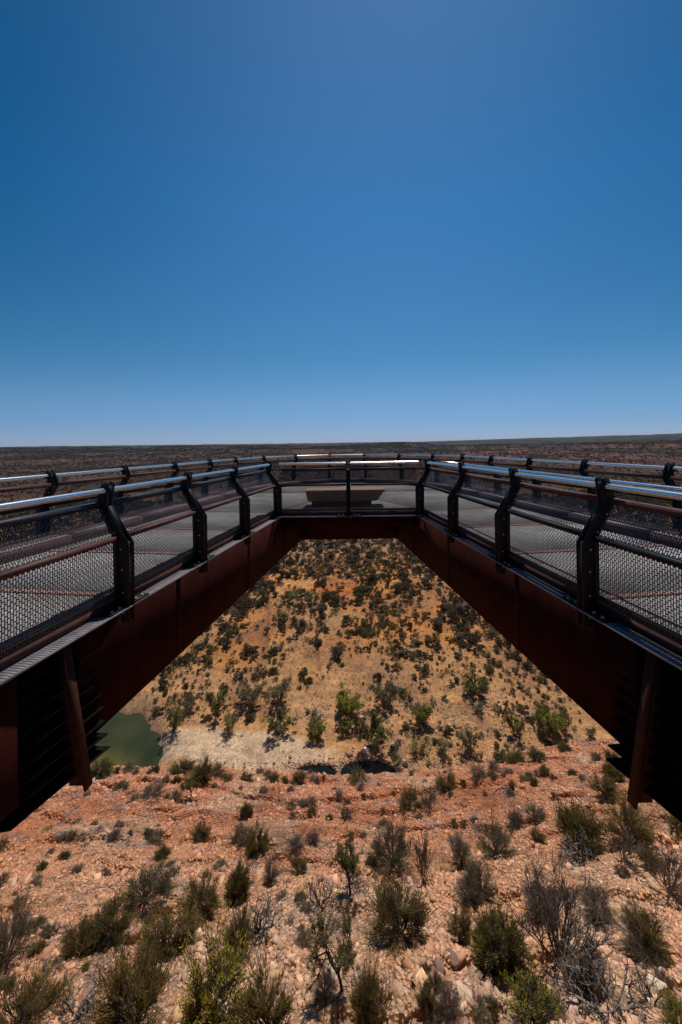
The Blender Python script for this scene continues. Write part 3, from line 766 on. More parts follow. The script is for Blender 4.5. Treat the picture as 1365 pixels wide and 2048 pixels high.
HERO = [
 ('mixed', 288, 1807, 112, 84, 'grey bare-stemmed shrub with a rounded crown leaning left, on the open stony slope at left'),
 ('broom', 401, 1828, 86, 86, 'fan-shaped olive shrub on the red slope right of the bare-stemmed grey one'),
 ('dense', 325, 1716, 36, 28, 'small round dark green shrub on bare red stones above the grey leaning shrub'),
 ('broom', 211, 1890, 92, 100, 'wide feathery olive shrub in the lower left below the grey leaning shrub'),
 ('broom', 160, 1905, 74, 80, 'feathery olive shrub overlapping the left side of a wider one in the lower left'),
 ('broom', 330, 1915, 120, 100, 'dull olive shrub rising behind the big feathery one at bottom left centre'),
 ('broom', 268, 2062, 150, 190, 'tall feathery dark olive shrub at the bottom edge, left of the bright green one'),
 ('bright', 425, 2052, 140, 200, 'bright yellow-green leafy shrub at the bottom edge left of centre'),
 ('broom', 475, 1900, 70, 90, 'dark olive shrub top behind the bright yellow-green one'),
 ('mixed', 12, 1925, 90, 145, 'grey-green twiggy shrub cut by the left edge below the walkway'),
 ('broom', 35, 2075, 150, 130, 'green feathery shrub filling the bottom left corner'),
 ('snag', 150, 2030, 130, 62, 'fallen tangle of grey dead branches beside the bottom left corner shrub'),
 ('snag', 292, 1848, 34, 26, 'small blackened stump with twisted arms below the grey leaning shrub'),
 ('broom', 402, 1682, 40, 42, 'small upright olive shrub alone on the red slope at left, high on the near slope'),
 ('mixed', 313, 1684, 42, 32, 'low faded twiggy shrub left of the upright olive one high on the red slope'),
 ('dense', 473, 1800, 56, 98, 'tall narrow dark olive shrub left of the gnarled dead stump'),
 ('dense', 516, 1708, 56, 62, 'rounded green shrub at the end of a pair, above the tall narrow olive one'),
 ('mixed', 484, 1686, 52, 48, 'greyish half of the shrub pair above the tall narrow olive one'),
 ('dense', 493, 1630, 27, 26, 'small dark round shrub alone on red ground above the shrub pair'),
 ('snag', 521, 1862, 74, 66, 'gnarled dead shrub with many black twisted stems, left of bottom centre'),
 ('grey', 541, 1768, 40, 66, 'bleached upright dead twigs between the narrow olive shrub and the small green one'),
 ('broom', 598, 1748, 46, 40, 'small domed olive shrub near the centre above the gnarled dead shrub'),
 ('grey', 591, 1703, 38, 34, 'small grey twig ball just above the small domed olive shrub'),
 ('grey', 626, 1687, 30, 36, 'upright grey twig tuft right of another twig ball near the centre'),
 ('tree', 700, 1790, 60, 92, 'dark-stemmed small tree with an olive top in the middle of the near slope', 'small tree'),
 ('snag', 640, 1812, 60, 60, 'arching blackened dead limbs left of the dark-stemmed small tree'),
 ('mixed', 786, 1733, 100, 112, 'tall open twiggy shrub leaning left, right of centre on the near slope'),
 ('dead', 848, 1766, 40, 126, 'thin bare dead sapling standing right of the leaning twiggy shrub'),
 ('broom', 799, 1872, 118, 124, 'large olive broom shrub right of centre below the leaning twiggy one'),
 ('tree', 684, 1982, 98, 142, 'small open tree with a red-brown trunk and thin grey-green leaves, bottom centre', 'small tree'),
 ('broom', 538, 2062, 122, 184, 'big dense olive broom shrub at the bottom edge left of the small open tree'),
 ('broom', 739, 2062, 90, 132, 'olive broom shrub at the bottom edge right of the small open tree'),
 ('grey', 650, 1992, 56, 52, 'low dark heap of dead twigs at the foot of the small open tree'),
 ('grey', 609, 1888, 46, 38, 'faint grey shrub between the gnarled dead shrub and the small open tree'),
 ('broom', 822, 1614, 52, 40, 'round dark shrub below the right end of the pools, on the red crest slope'),
 ('dead', 858, 1616, 40, 42, 'leafless spreading dead shrub right beside the round dark one below the pools'),
 ('mixed', 693, 1635, 27, 24, 'little dark bush left of the tall leaning shrub top'),
 ('grey', 897, 2046, 66, 84, 'pale grey twiggy shrub at the bottom edge right of centre'),
 ('broom', 848, 2024, 42, 64, 'slim yellowish shrub beside the pale grey one at the bottom edge'),
 ('mixed', 994, 1709, 86, 86, 'fan-shaped shrub with bare reddish stems, high on the near slope at right'),
 ('mixed', 924, 1733, 50, 96, 'slender tall shrub just left of the fan-shaped one with reddish stems'),
 ('mixed', 966, 1790, 84, 88, 'grey-olive bushy shrub below the fan-shaped one with reddish stems'),
 ('grey', 940, 1800, 60, 60, 'low grey scrub left of the grey-olive bushy shrub'),
 ('dense', 1160, 1700, 104, 110, 'large rounded dark green shrub on bare stems, below the right girder'),
 ('broom', 1259, 1690, 96, 104, 'tall greyish-green shrub right of the large rounded green one, near the right strut'),
 ('dead', 1247, 1720, 60, 66, 'thin bare-stemmed shrub in front of the tall greyish-green one'),
 ('snag', 1175, 1722, 95, 36, 'dark heap of dead branches at the foot of the large rounded green shrub'),
 ('broom', 920, 1884, 52, 80, 'small upright olive shrub left of the big dark one at lower right'),
 ('dense', 1010, 1925, 118, 118, 'big dark olive shrub at lower right, left of the tall bare grey one'),
 ('dense', 975, 1900, 60, 84, 'yellow-edged shrub growing into the left side of the big dark olive one'),
 ('bright', 1068, 2050, 120, 120, 'yellow-green feathery shrub at the bottom edge at right'),
 ('dead', 1120, 1924, 160, 190, 'tall bare grey dead shrub with many upright branches, lower right'),
 ('grey', 1085, 1830, 80, 80, 'grey twig cloud behind the left branches of the tall bare dead shrub'),
 ('broom', 1296, 1886, 92, 74, 'domed olive shrub on stones near the right edge'),
 ('grey', 1290, 1912, 100, 56, 'mat of grey twigs under the domed olive shrub near the right edge'),
 ('dead', 1342, 1784, 84, 90, 'dark dead shrub with curved limbs at the right edge'),
 ('broom', 1302, 1736, 50, 44, 'olive bush left of the curved dead limbs at the right edge'),
 ('snag', 1205, 2010, 150, 84, 'wide tangle of dead grey branches at lower right'),
 ('grey', 1180, 1975, 120, 60, 'low mat of grey twigs behind the wide dead tangle at lower right'),
 ('broom', 1075, 1683, 32, 36, 'small olive shrub left of the large rounded green one'),
 ('grey', 1033, 1650, 38, 36, 'grey twig ball high on the near slope at right'),
 ('mixed', 1071, 1636, 44, 32, 'low spreading twiggy bush right of the grey twig ball'),
 ('broom', 1355, 1662, 44, 40, 'olive bush at the right edge just under the girder'),
 ('bright', 1358, 2062, 60, 74, 'green shrub in the bottom right corner'),
 ('grey', 1195, 1828, 76, 60, 'sparse grey shrub on bare stones right of the tall dead shrub'),
 ('snag', 1310, 2012, 90, 50, 'blackened fallen branch arching in the lower right corner'),
 ('broom', 895, 1577, 48, 38, 'dark bush on the crest right of the pools'),
 ('mixed', 957, 1553, 44, 24, 'low grey bush on the crest right of the dark one'),
 ('dense', 1003, 1522, 34, 18, 'low dark green mound, leftmost of the row on the right crest'),
 ('dense', 1034, 1525, 44, 24, 'widest dark green mound in the row on the right crest'),
 ('dense', 1075, 1515, 38, 17, 'flat dark green mound at the right end of the row on the crest'),
 ('dense', 1130, 1500, 30, 18, 'dark green mound on top of the red knoll at right'),
 ('grey', 1194, 1520, 27, 24, 'round grey bush on the red knoll, right side'),
 ('dense', 1226, 1524, 34, 24, 'dark bush beside the right girder, highest of three'),
 ('dense', 1224, 1556, 46, 40, 'dark bush beside the right girder, middle of three'),
 ('broom', 1208, 1588, 56, 44, 'olive bush beside the right girder, lowest of three'),
 ('broom', 1090, 1549, 23, 24, 'small bush on the slope of the red knoll'),
 ('grey', 986, 1544, 27, 27, 'thin grey bush below the row of dark mounds'),
 ('dense', 198, 1552, 54, 32, 'wide dark shrub on the crest in front of the green pool'),
 ('grey', 259, 1543, 27, 24, 'whitish twig bush on the crest by the green pool'),
 ('mixed', 307, 1592, 52, 27, 'spreading grey-brown bush below the crest at left'),
 ('tree', 383, 1594, 28, 40, 'tiny green tree with its own dark shade below the crest', 'small tree'),
 ('mixed', 352, 1598, 32, 20, 'low twiggy bush left of the tiny tree'),
 ('dense', 240, 1576, 30, 10, 'flat dark green mat plant on red ground at left'),
 ('dense', 364, 1548, 54, 24, 'dark green shrub on the crest below the pale sand bar'),
 ('broom', 407, 1558, 54, 44, 'tallest dark shrub of the crest cluster below the sand bar'),
 ('grey', 436, 1549, 32, 28, 'grey shrub right of the tallest one in the crest cluster'),
 ('bright', 452, 1560, 28, 14, 'low bright green clump in the crest cluster'),
 ('broom', 493, 1563, 28, 22, 'compact round shrub at the right end of the crest cluster'),
 ('dense', 545, 1561, 34, 13, 'flat dark shrub on the crest left of the small pools'),
 ('broom', 600, 1564, 32, 27, 'dark shrub on the crest in front of the smaller pool'),
 ('broom', 717, 1564, 44, 28, 'grey-brown shrub on the crest in front of the larger dark pool'),
 ('grey', 607, 1615, 32, 24, 'grey tuft below the smaller pool'),
]
HERO = [(*h, 'shrub') if len(h) == 6 else h for h in HERO]
for kd, px, py, w_, h_, lb, ct in HERO: shrub(kd, px, py, w_, h_, lb, cat=ct)

# small shrubs on the near slope
r2 = np.random.default_rng(21); made = 0; tries = 0
while made < 185 and tries < 9000:
    tries += 1
    px = r2.uniform(-40, 1405); py = 1545 + 520 * r2.uniform(0, 1) ** 1.6
    x, y, z = ground_at(px, py)
    if y > 54 or any((x - a) ** 2 + (y - b) ** 2 < (c + .25) ** 2 for a, b, c in placed): continue
    if fbm(x, y, 6, 3, 90) < .45: continue
    kd = r2.choice(['grey', 'mixed', 'broom', 'dense', 'grey', 'mixed', 'snag'])
    s = r2.uniform(.5, 1.3) * (.85 if y < 27 else 1) * 800 / y
    shrub(kd, px, py, s * (1.3 if kd == 'snag' else 1), s * r2.uniform(.45, .85) * (.6 if kd == 'snag' else 1),
          {'grey': 'little grey twig tuft scattered among the stones of the near slope', 'mixed': 'little grey-green tuft scattered among the stones of the near slope', 'broom': 'little olive tuft scattered among the stones of the near slope', 'dense': 'little dark green tuft scattered among the stones of the near slope', 'snag': 'little dead twig cluster lying on the near slope'}[kd],
          group={'snag': 'dead twig clusters on the near slope'}.get(kd, 'small %s tufts on the near slope' % kd), cat='shrub')
    made += 1

# ------------------------------------------------------------------ river gums
def gum_proto(seed, cols, dens=2600):
    dens = int(dens * 1.7)
    r = np.random.default_rng(seed)
    sb = MB(); tips = []
    nst = r.integers(2, 5)
    for s in range(nst):
        a = r.uniform(0, 6.28); q = np.array([r.normal(0, .03), r.normal(0, .03), -.05]); d = np.array([math.cos(a) * .45, math.sin(a) * .45, 1.0]); pts = [q]
        for k in range(5):
            d = d + r.normal(0, .16, 3); d[2] = abs(d[2]); d /= np.linalg.norm(d); q = q + d * .12; pts.append(q)
        sb.tube(pts, np.linspace(.026, .014, 6), 5, False, col=(.10, .085, .07))
        for b in range(5):
            p0 = pts[r.integers(2, 6)]; e = d + r.normal(0, .7, 3); e[2] = abs(e[2]) * .7 + .1; e /= np.linalg.norm(e)
            L = r.uniform(.18, .40); bp = [p0, p0 + e * L * .5 + r.normal(0, .02, 3), p0 + e * L + r.normal(0, .03, 3)]
            sb.tube(bp, [.012, .008, .004], 4, False, col=(.09, .075, .065)); tips.append(bp[-1]); tips.append(bp[1])
    for b in range(7):
        a = r.uniform(0, 6.28); tips.append(np.array([.22 * math.cos(a), .22 * math.sin(a), r.uniform(.18, .42)]))
    tips = np.array(tips); P = []; C = []
    for tp in tips:
        for c in range(3):
            cc = tp + r.normal(0, .06, 3); m = dens // (len(tips) * 3); rad = r.uniform(.05, .10)
            v = r.normal(0, 1, (m, 3)); v /= np.linalg.norm(v, axis=1, keepdims=True)
            P.append(cc + v * rad * r.uniform(.3, 1, (m, 1)) ** .5 * np.array([1, 1, .7])); C.append(np.repeat(pick(r, 1, cols, .22), m, 0) * (1 + r.normal(0, .15, (m, 1))))
    P = np.concatenate(P); C = np.clip(np.concatenate(C), .01, 1)
    z1 = P[:, 2].max(); wd = np.percentile(np.abs(P[:, :2]), 98) * 2
    S = np.array([1 / wd, 1 / wd, 1 / z1])
    st = sb.mesh('trunk'); st.materials.append(M['wood'])
    co = np.zeros(len(st.vertices) * 3, dtype=np.float32); st.vertices.foreach_get('co', co); st.vertices.foreach_set('co', (co.reshape(-1, 3) * S).astype(np.float32).ravel()); st.update()
    V_, F_, C_ = leaves(P * S, np.full(len(P), .026), C, r)
    cr = mk_mesh('crown', V_, F_, C_); cr.materials.append(M['leaf']); return st, cr
GC = [(.24, .225, .07), (.29, .265, .09), (.15, .135, .05)]; GD = [(.22, .22, .035), (.15, .155, .03), (.26, .25, .045)]; GO = [(.21, .18, .10), (.14, .12, .07), (.24, .205, .12)]
GUM = [gum_proto(1, GC), gum_proto(2, GD, 3600), gum_proto(3, GO, 1800), gum_proto(4, GC, 1500), gum_proto(5, GO, 2300)]
GT = [
 (692, 1431, 58, 66, 1, 'dense bright green river gum in the middle of the valley'),
 (741, 1497, 66, 88, 0, 'tall open river gum with dark hanging twigs above the larger dark pool'),
 (769, 1416, 54, 68, 4, 'grey-green gum behind the dense bright green one'),
 (556, 1471, 62, 62, 0, 'spreading gum above the middle of the pale sand bar'),
 (459, 1468, 40, 54, 3, 'small gum standing directly over the sand bar'),
 (633, 1480, 38, 42, 1, 'low round bright green tree right of the sand bar gums'),
 (628, 1446, 36, 30, 2, 'grey bush-like tree touching the low round green one'),
 (692, 1468, 30, 34, 1, 'small dark round tree between the two big gums'),
 (846, 1451, 40, 54, 1, 'bright green gum alone on bare sand right of centre'),
 (951, 1386, 46, 54, 1, 'vivid green gum high at the right of the valley'),
 (349, 1462, 50, 84, 3, 'leaning gum beside the green pool inlet'),
 (433, 1432, 50, 68, 0, 'gum left of the sand bar trees, half way up'),
 (495, 1412, 54, 60, 4, 'olive gum above the small sand bar gum'),
 (561, 1402, 58, 66, 2, 'dark open gum higher behind the spreading one'),
 (380, 1422, 34, 44, 4, 'small gum between the leaning one and the girder'),
 (836, 1508, 42, 34, 3, 'low pale sapling, left one of the line on the far bank'),
 (885, 1507, 34, 42, 3, 'low pale sapling, second in the line on the far bank'),
 (941, 1501, 48, 64, 4, 'tallest open tree in the line on the far bank'),
 (793, 1533, 26, 36, 3, 'tiny sapling by itself just right of the larger dark pool'),
 (1033, 1476, 44, 60, 0, 'gum with a dark skirt of twigs at the right of the far bank'),
 (1095, 1472, 54, 74, 1, 'biggest green gum at the right of the far bank'),
 (1131, 1463, 30, 54, 3, 'pale thin gum closest to the right girder'),
 (957, 1425, 30, 26, 2, 'dark leafless-looking bush tree at the right of the valley'),
 (1183, 1472, 24, 28, 2, 'small dark twiggy tree touching the right girder'),
 (575, 1205, 40, 32, 3, 'pale green tree left of the orange bare patch'),
 (625, 1208, 34, 30, 3, 'pale silvery tree in front of the orange bare patch'),
]
for px, py, w_, h_, k, lb in GT:
    x, y, z = ground_at(px, py, dmin=100)
    o = empty('gum_tree', (x, y, z), random.uniform(0, 6.28)); s = w_ / F_PX * y * .98; o.scale = (s, s, h_ / F_PX * y * .80)
    tag(o, lb, 'tree'); link('trunk', GUM[k][0], None, o); link('crown', GUM[k][1], None, o)
    placed.append((x, y, s * .35))

# ------------------------------------------------------------------ valley shrubs
def dome_cloud(seed, n, size, cols):
    r = np.random.default_rng(seed); P = []; C = []
    nb = r.integers(3, 7)
    for b in range(nb):
        c = np.array([r.normal(0, .22), r.normal(0, .22), r.uniform(.35, .62)]); rad = r.uniform(.22, .34); m = n // nb
        v = r.normal(0, 1, (m, 3)); v /= np.linalg.norm(v, axis=1, keepdims=True)
        P.append(c + v * rad * (r.uniform(.25, 1, (m, 1)) ** .4) * np.array([1, 1, 1.0])); C.append(np.repeat(pick(r, 1, cols, .15), m, 0) * (1 + r.normal(0, .18, (m, 1))))
    P = np.concatenate(P); C = np.clip(np.concatenate(C), .008, 1); k = P[:, 2] > .02; P = P[k]; C = C[k]
    return leaves(P, np.full(len(P), size), C, r, .6)
DG = [(.085, .062, .022), (.110, .080, .026), (.062, .048, .020)]; GG = [(.15, .115, .09), (.12, .09, .07), (.18, .14, .11)]; OG = [(.14, .11, .034), (.17, .13, .042)]
SC = [(dome_cloud(50 + i, 900, .055, c)) for i, c in enumerate([DG, DG, DG, DG, OG, OG, GG, GG])]
SN = ['round dark green shrub dotted over the valley floor and far slope'] * 4 + ['olive green shrub dotted over the valley floor and far slope'] * 2 + ['grey leafless shrub dotted over the valley floor and far slope'] * 2
def far_stem():
    mb = MB()
    for a in range(5):
        t = a * 1.26; mb.tube([(0, 0, -.1), (.12 * math.cos(t), .12 * math.sin(t), .22), (.25 * math.cos(t), .25 * math.sin(t), .45)], [.022, .016, .008], 4, False, col=(.07, .055, .045))
    me = mb.mesh('stems'); me.materials.append(M['wood']); return me
FST = far_stem()
SM = []
for V_, F_, C_ in SC:
    me = mk_mesh('crown', V_, F_, C_); me.materials.append(M['leaf']); SM.append(me)
r3 = np.random.default_rng(5)
cand = []
def sample(n, y0, y1, umax):
    y = np.sqrt(r3.uniform(y0 ** 2, y1 ** 2, n)); x = r3.uniform(-umax, umax, n) * y; return x, y
x, y = sample(52000, 124, 480, .95)
dn = fbm(x, y, 26, 4, 55) * .6 + fbm(x, y, 9, 3, 57) * .4
dens = np.interp(y, [124, 140, 165, 185, 215, 260, 480], [.10, .22, .36, .44, .50, .64, .9])
bp, sp = pool_mask(x, y)
ok = ((.5 - dn) * 2.4 + r3.random(len(x)) < dens + .35 * gully(x, y)) & (np.maximum(bp, sp) < -.25) & ~((np.abs(x + 36) < 38) & (y < 143))
for cx, cy, a, b_ in ((-14, 250, 20, 13), (-46, 206, 9, 18)): ok &= (((x - cx) / a) ** 2 + ((y - cy) / b_) ** 2 > 1) | (r3.random(len(x)) < .12)
x = x[ok]; y = y[ok]
sz = np.clip(1.5 + r3.gamma(2.0, 1.05, len(x)), 1.4, 8) * np.interp(y, [124, 165, 190, 215, 260, 330], [.40, .55, .80, .98, .95, .85]); sz *= np.where(r3.random(len(x)) < .25, .6, 1)
# thin out overlaps on a coarse grid
cells = {}; keep = []
for k in range(len(x)):
    key = (int(x[k] // 5), int(y[k] // 5)); bad = False
    for a in (-1, 0, 1):
        for b_ in (-1, 0, 1):
            for q in cells.get((key[0] + a, key[1] + b_), ()):
                if (x[k] - x[q]) ** 2 + (y[k] - y[q]) ** 2 < (.24 * (sz[k] + sz[q])) ** 2: bad = True
    if bad: continue
    if any((x[k] - a) ** 2 + (y[k] - b_) ** 2 < (c + sz[k] * .3) ** 2 for a, b_, c in placed if b_ > 100): continue
    cells.setdefault(key, []).append(k); keep.append(k)
x = x[keep]; y = y[keep]; sz = sz[keep]; z = height(x, y)
# what the photograph's window shows: below the cross girder and between the two girders
px = PX + F_PX * x / y; py = PY + F_PX * (-z) / y
vis = (py > 1082) & (py < 1535) & (px > 590 - (py - 1078) * 1.04) & (px < 800 + (py - 1078) * 1.05)
app = np.where(vis, sz / y, 0); order = np.argsort(-app)[:300]; single = np.zeros(len(x), bool); single[order] = app[order] > 0
kinds = r3.choice(8, len(x), p=[.2, .2, .15, .1, .11, .06, .10, .08])
hh = sz * r3.uniform(.62, .95, len(x)); rot = r3.uniform(0, 6.28, len(x))
for k in np.where(single)[0]:
    o = empty('valley_shrub', (x[k], y[k], z[k]), rot[k]); o.scale = (sz[k], sz[k], hh[k])
    tag(o, SN[kinds[k]], 'shrub', ['dark green shrubs in the valley', 'olive shrubs in the valley', 'grey shrubs in the valley'][0 if kinds[k] < 4 else 1 if kinds[k] < 6 else 2])
    link('crown', SM[kinds[k]], None, o); link('stems', FST, None, o)
def scatter_mesh(name, xs, ys_, zs, sx, sh, rots, kinds, protos, mat, tint=None):
    Vs = []; Fs = []; Cs = []; b = 0
    for kk in range(len(protos)):
        ix = np.where(kinds == kk)[0]
        if not len(ix): continue
        V_, F_, C_ = protos[kk]; n = len(V_)
        c, s = np.cos(rots[ix]), np.sin(rots[ix])
        X = V_[None, :, 0] * c[:, None] - V_[None, :, 1] * s[:, None]; Y = V_[None, :, 0] * s[:, None] + V_[None, :, 1] * c[:, None]
        P = np.stack([X * sx[ix, None] + xs[ix, None], Y * sx[ix, None] + ys_[ix, None], V_[None, :, 2] * sh[ix, None] + zs[ix, None]], -1).reshape(-1, 3)
        f = (F_[None] + (np.arange(len(ix)) * n)[:, None, None]).reshape(-1, F_.shape[1]) + b
        Vs.append(P); Fs.append(f); b += len(P)
        cc = np.repeat(C_[None], len(ix), 0) * r3.uniform(.75, 1.3, (len(ix), 1, 1))
        if tint is not None: cc = cc * .36 + .62 * tint[ix][:, None, :] * r3.uniform(.55, 1.45, (len(ix), 1, 1)) * (1 + r3.normal(0, .05, (len(ix), 1, 3)))
        Cs.append(cc.reshape(-1, 3))
    me = mk_mesh(name, np.concatenate(Vs), Fs, np.concatenate(Cs))
    return link(name, me, mat)
rest = np.where(~single)[0]
SCs = [dome_cloud(80 + i, 150, .10, c) for i, c in enumerate([DG, DG, DG, DG, OG, OG, GG, GG])]
tag(scatter_mesh('valley_scrub', x[rest], y[rest], z[rest], sz[rest], hh[rest], rot[rest], kinds[rest], SCs, M['scrub']), 'mass of small dark shrubs covering the far slope of the gorge', 'scrub', kind='stuff')
# low tufts between them
x, y = sample(26000, 122, 420, .75); bp, sp = pool_mask(x, y)
ok = (np.maximum(bp, sp) < -.2) & ~((np.abs(x + 36) < 38) & (y < 142)) & (fbm(x, y, 12, 3, 59) > .42); x = x[ok]; y = y[ok]; n = len(x)
TF = [dome_cloud(95 + i, 26, .16, c) for i, c in enumerate([DG, OG, GG])]
tag(scatter_mesh('ground_cover', x, y, height(x, y) - .05, r3.uniform(.35, 1.1, n), r3.uniform(.3, .8, n), r3.uniform(0, 6.28, n), r3.integers(0, 3, n), TF, M['scrub']), 'low dry tufts scattered over the sandy valley floor', 'ground cover', kind='stuff')
# distant scrub up to the plateau
x, y = sample(120000, 430, 1900, 1.0); ok = fbm(x, y, 120, 4, 77) * .5 + fbm(x, y, 20, 3, 78) * .5 + r3.normal(0, .1, len(x)) > .45; x = x[ok]; y = y[ok]; n = len(x)
PB = [(.060, .046, .030), (.080, .058, .036), (.045, .038, .028)]; PR = [(.10, .062, .045), (.08, .05, .04)]
TB = [dome_cloud(105 + i, 12, .30, c) for i, c in enumerate([PB, PB, PB, PR])]
s_ = r3.uniform(1.8, 4.4, n) * np.interp(y, [430, 1900], [1, 1.7])
tag(scatter_mesh('plateau_scrub', x, y, height(x, y) - .4, s_, s_ * r3.uniform(.5, .8, n), r3.uniform(0, 6.28, n), r3.integers(0, 4, n), TB, M['scrub']), 'dark low scrub over the distant hills and plateau rim', 'scrub', kind='stuff')

# ------------------------------------------------------------------ stones
def rock_protos(n):
    out = []
    r = np.random.default_rng(4)
    for k in range(n):
        P = np.array([(sx, sy, sz_) for sz_ in (-1, 1) for sx, sy in ((-1, -1), (1, -1), (1, 1), (-1, 1))], float) * .5
        P = P * (1 + r.uniform(-.38, .38, (8, 3))); P[:, 2] *= r.uniform(.30, .7); P[:, 0] *= r.uniform(.9, 1.9)
        th = r.uniform(-.5, .5); c, s = math.cos(th), math.sin(th); P = P @ np.array([[c, 0, s], [0, 1, 0], [-s, 0, c]])
        F = np.array([(0, 3, 2, 1), (4, 5, 6, 7), (0, 1, 5, 4), (1, 2, 6, 5), (2, 3, 7, 6), (3, 0, 4, 7)])
        out.append((P, F, np.ones((8, 3)) * np.array([[.43, .26, .165], [.47, .25, .15], [.40, .19, .11], [.55, .42, .31], [.34, .20, .14], [.48, .33, .22], [.30, .21, .18], [.42, .21, .13]][k % 8])))
    return out
RP = rock_protos(16)
n = 210000
y = np.sqrt(r3.uniform(11 ** 2, 56 ** 2, n)); x = r3.uniform(-1.02, 1.02, n) * y
keep = (fbm(x, y, 5, 4, 120) + r3.uniform(-.18, .18, n)) > .42; x = x[keep]; y = y[keep]; n = len(x)
s_ = .06 + .05 * r3.pareto(3.0, n); s_ = np.clip(s_, .05, .34) * np.interp(y, [14, 22, 34, 54], [1.25, 1.05, .85, .9]) * (.7 + .6 * fbm(x, y, 3, 2, 130))
cl = ground_colour(x, y, y)
kd = r3.integers(0, 16, n)
tag(scatter_mesh('scree', x, y, height(x, y) + s_ * .08, s_, s_, r3.uniform(0, 6.28, n), kd, RP, M['rock'], tint=cl), 'loose angular red and cream stones covering the near slope', 'scree', kind='stuff')
# valley cobbles by the pools
n = 2600; a = r3.uniform(0, 6.28, n); x = np.concatenate([r3.normal(0, 13, n // 2) - 2, r3.uniform(-90, 60, n // 2)]); y = np.concatenate([125.5 + r3.normal(0, 1.6, n // 2), r3.uniform(123, 150, n // 2)]); kq = ~((np.abs(x + 36) < 34) & (y > 126)) | (r3.random(len(x)) < .1); x = x[kq]; y = y[kq]
bp, sp = pool_mask(x, y); ok = np.maximum(bp, sp) < -.02; x = x[ok]; y = y[ok]; n = len(x); s_ = .25 + .25 * r3.pareto(3, n); s_ = np.clip(s_, .2, 1.6)
tag(scatter_mesh('river_stones', x, y, height(x, y), s_, s_, r3.uniform(0, 6.28, n), r3.integers(0, 16, n), RP, M['rock']), 'pale stones scattered round the pools in the dry river bed', 'stones', kind='stuff')
# big boulders
def boulder(px, py, wpx, label, col):
    import bmesh
    x, y, z = ground_at(px, py); s = wpx / F_PX * y
    r = np.random.default_rng(int(px)); bm = bmesh.new()
    for q in r.uniform(-1, 1, (16, 3)): bm.verts.new((q[0] * .55, q[1] * .4, q[2] * .34))
    bmesh.ops.convex_hull(bm, input=bm.verts[:]); bmesh.ops.delete(bm, geom=[v for v in bm.verts if not v.link_faces], context='VERTS')
    bmesh.ops.bevel(bm, geom=bm.edges[:], offset=.012, segments=1, affect='EDGES')
    bmesh.ops.triangulate(bm, faces=bm.faces[:])
    me = bpy.data.meshes.new('boulder'); bm.to_mesh(me); bm.free()
    at = me.color_attributes.new('col', 'FLOAT_COLOR', 'POINT')
    for q in at.data: q.color = (*col, 1)
    o = link('boulder', me, M['rock']); o.location = (x, y, z + s * .08); o.scale = (s, s * .9, s * .75); o.rotation_euler = (0, 0, r.uniform(0, 6))
    tag(o, label, 'boulder')
boulder(880, 1945, 46, 'dark brown angular boulder, upright, beside the olive shrub right of bottom centre', (.22, .13, .10))
boulder(905, 1925, 34, 'brown boulder just right of the upright one near bottom centre', (.25, .15, .115))
boulder(935, 1998, 52, 'pale flat slab tilted beside the yellow-green feathery shrub', (.45, .33, .24))
boulder(1250, 1985, 40, 'cream block half hidden behind the wide dead tangle', (.50, .38, .28))
boulder(668, 1948, 44, 'pale slab lying above the dark twig heap at bottom centre', (.55, .44, .34))
boulder(795, 1990, 44, 'orange-tan boulder left of the slim yellowish shrub', (.46, .27, .17))
boulder(612, 1742, 30, 'flat cream slab on the slope right of the small domed olive shrub', (.55, .43, .33))
boulder(1310, 1985, 48, 'pale ledge stone near the bottom right corner', (.50, .38, .28))
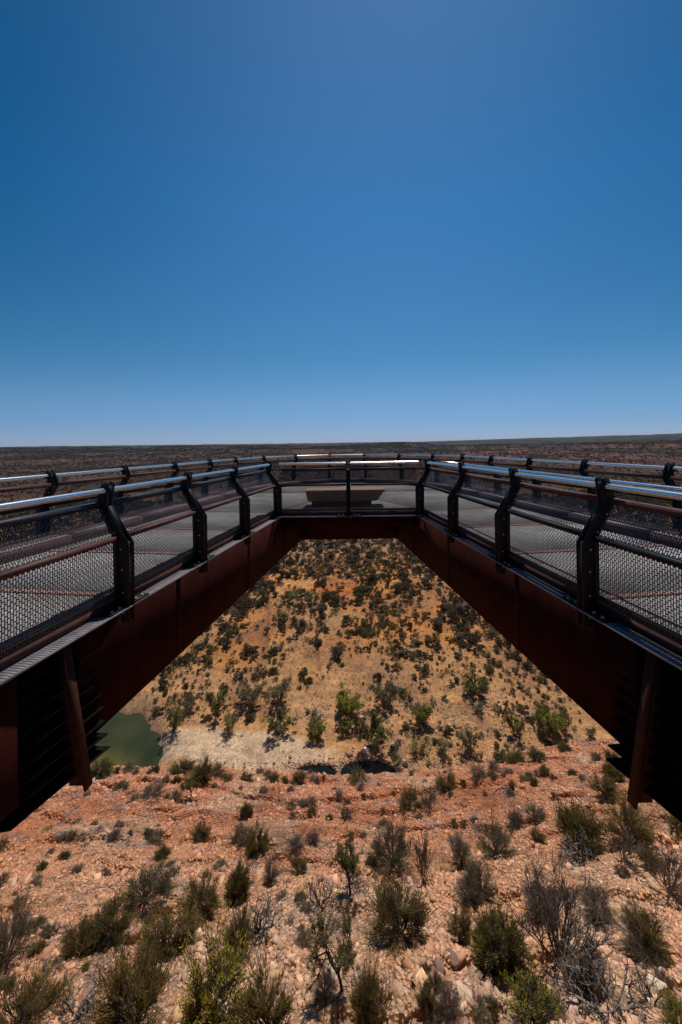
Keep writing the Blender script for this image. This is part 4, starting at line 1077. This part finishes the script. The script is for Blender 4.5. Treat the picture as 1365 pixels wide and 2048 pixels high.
# thin desert haze
hz = MB(); hz.box(-14800, 14800, -75, 11600, -108, 75)
hm = bpy.data.materials.new('haze'); hm.use_nodes = True; ht = hm.node_tree; ht.nodes.clear()
ho = ht.nodes.new('ShaderNodeOutputMaterial'); hv = ht.nodes.new('ShaderNodeVolumePrincipled')
hv.inputs['Color'].default_value = (.72, .84, 1, 1); hv.inputs['Density'].default_value = .000026; hv.inputs['Anisotropy'].default_value = .2
ht.links.new(hv.outputs[0], ho.inputs['Volume'])
tag(hz.obj('haze', hm), kind='stuff')
# fallen twigs
tw = MB(); r4 = np.random.default_rng(8)
tx = []
for k in range(9000):
    y = math.sqrt(r4.uniform(12 ** 2, 46 ** 2)); x = r4.uniform(-1, 1) * y
    tx.append((x, y))
tx = np.array(tx); nn = fbm(tx[:, 0], tx[:, 1], 4, 3, 140); tx = tx[nn > .53]; tz_ = height(tx[:, 0], tx[:, 1])
for (x, y), z in zip(tx, tz_):
    z = float(z); a = r4.uniform(0, 6.28); L = r4.uniform(.2, 1.2); d = np.array([math.cos(a), math.sin(a), -.5 * math.sin(a)])
    p0 = np.array([x, y, z + .06]); p1 = p0 + d * L * .5 + r4.normal(0, .06, 3) + (0, 0, .05); p2 = p0 + d * L + r4.normal(0, .08, 3)
    g_ = r4.uniform(.06, .17); tw.tube([p0, p1, p2], [.016, .012, .006], 3, False, col=(g_, g_ * .88, g_ * .8))
tag(tw.obj('fallen_twigs', M['wood']), 'grey fallen twigs littering the near slope', 'twigs', kind='stuff')

# dry grass
n = 2600; y = np.sqrt(r3.uniform(12 ** 2, 50 ** 2, n)); x = r3.uniform(-1, 1, n) * y
ok = fbm(x, y, 3.5, 3, 150) > .52; x = x[ok]; y = y[ok]; n = len(x)
gp = []
for k in range(3):
    rr_ = np.random.default_rng(300 + k); m = 46; P = np.concatenate([rr_.normal(0, .16, (m, 2)), np.zeros((m, 1))], 1); Dd = np.concatenate([P[:, :2] * 2.2, np.ones((m, 1))], 1)
    V_, F_, C_ = blades(P, Dd, rr_.uniform(.4, 1, m), .035, pick(rr_, m, [(.36, .26, .15), (.27, .20, .12), (.20, .165, .09)]), .3, rr_); gp.append((V_, F_, C_))
s_ = r3.uniform(.25, .65, n)
tag(scatter_mesh('dry_grass', x, y, height(x, y) - .02, s_, s_ * r3.uniform(.5, .9, n), r3.uniform(0, 6.28, n), r3.integers(0, 3, n), gp, M['scrub']), 'thin dry grass tufts among the stones of the near slope', 'grass', kind='stuff')

scene.cycles.max_bounces = 6
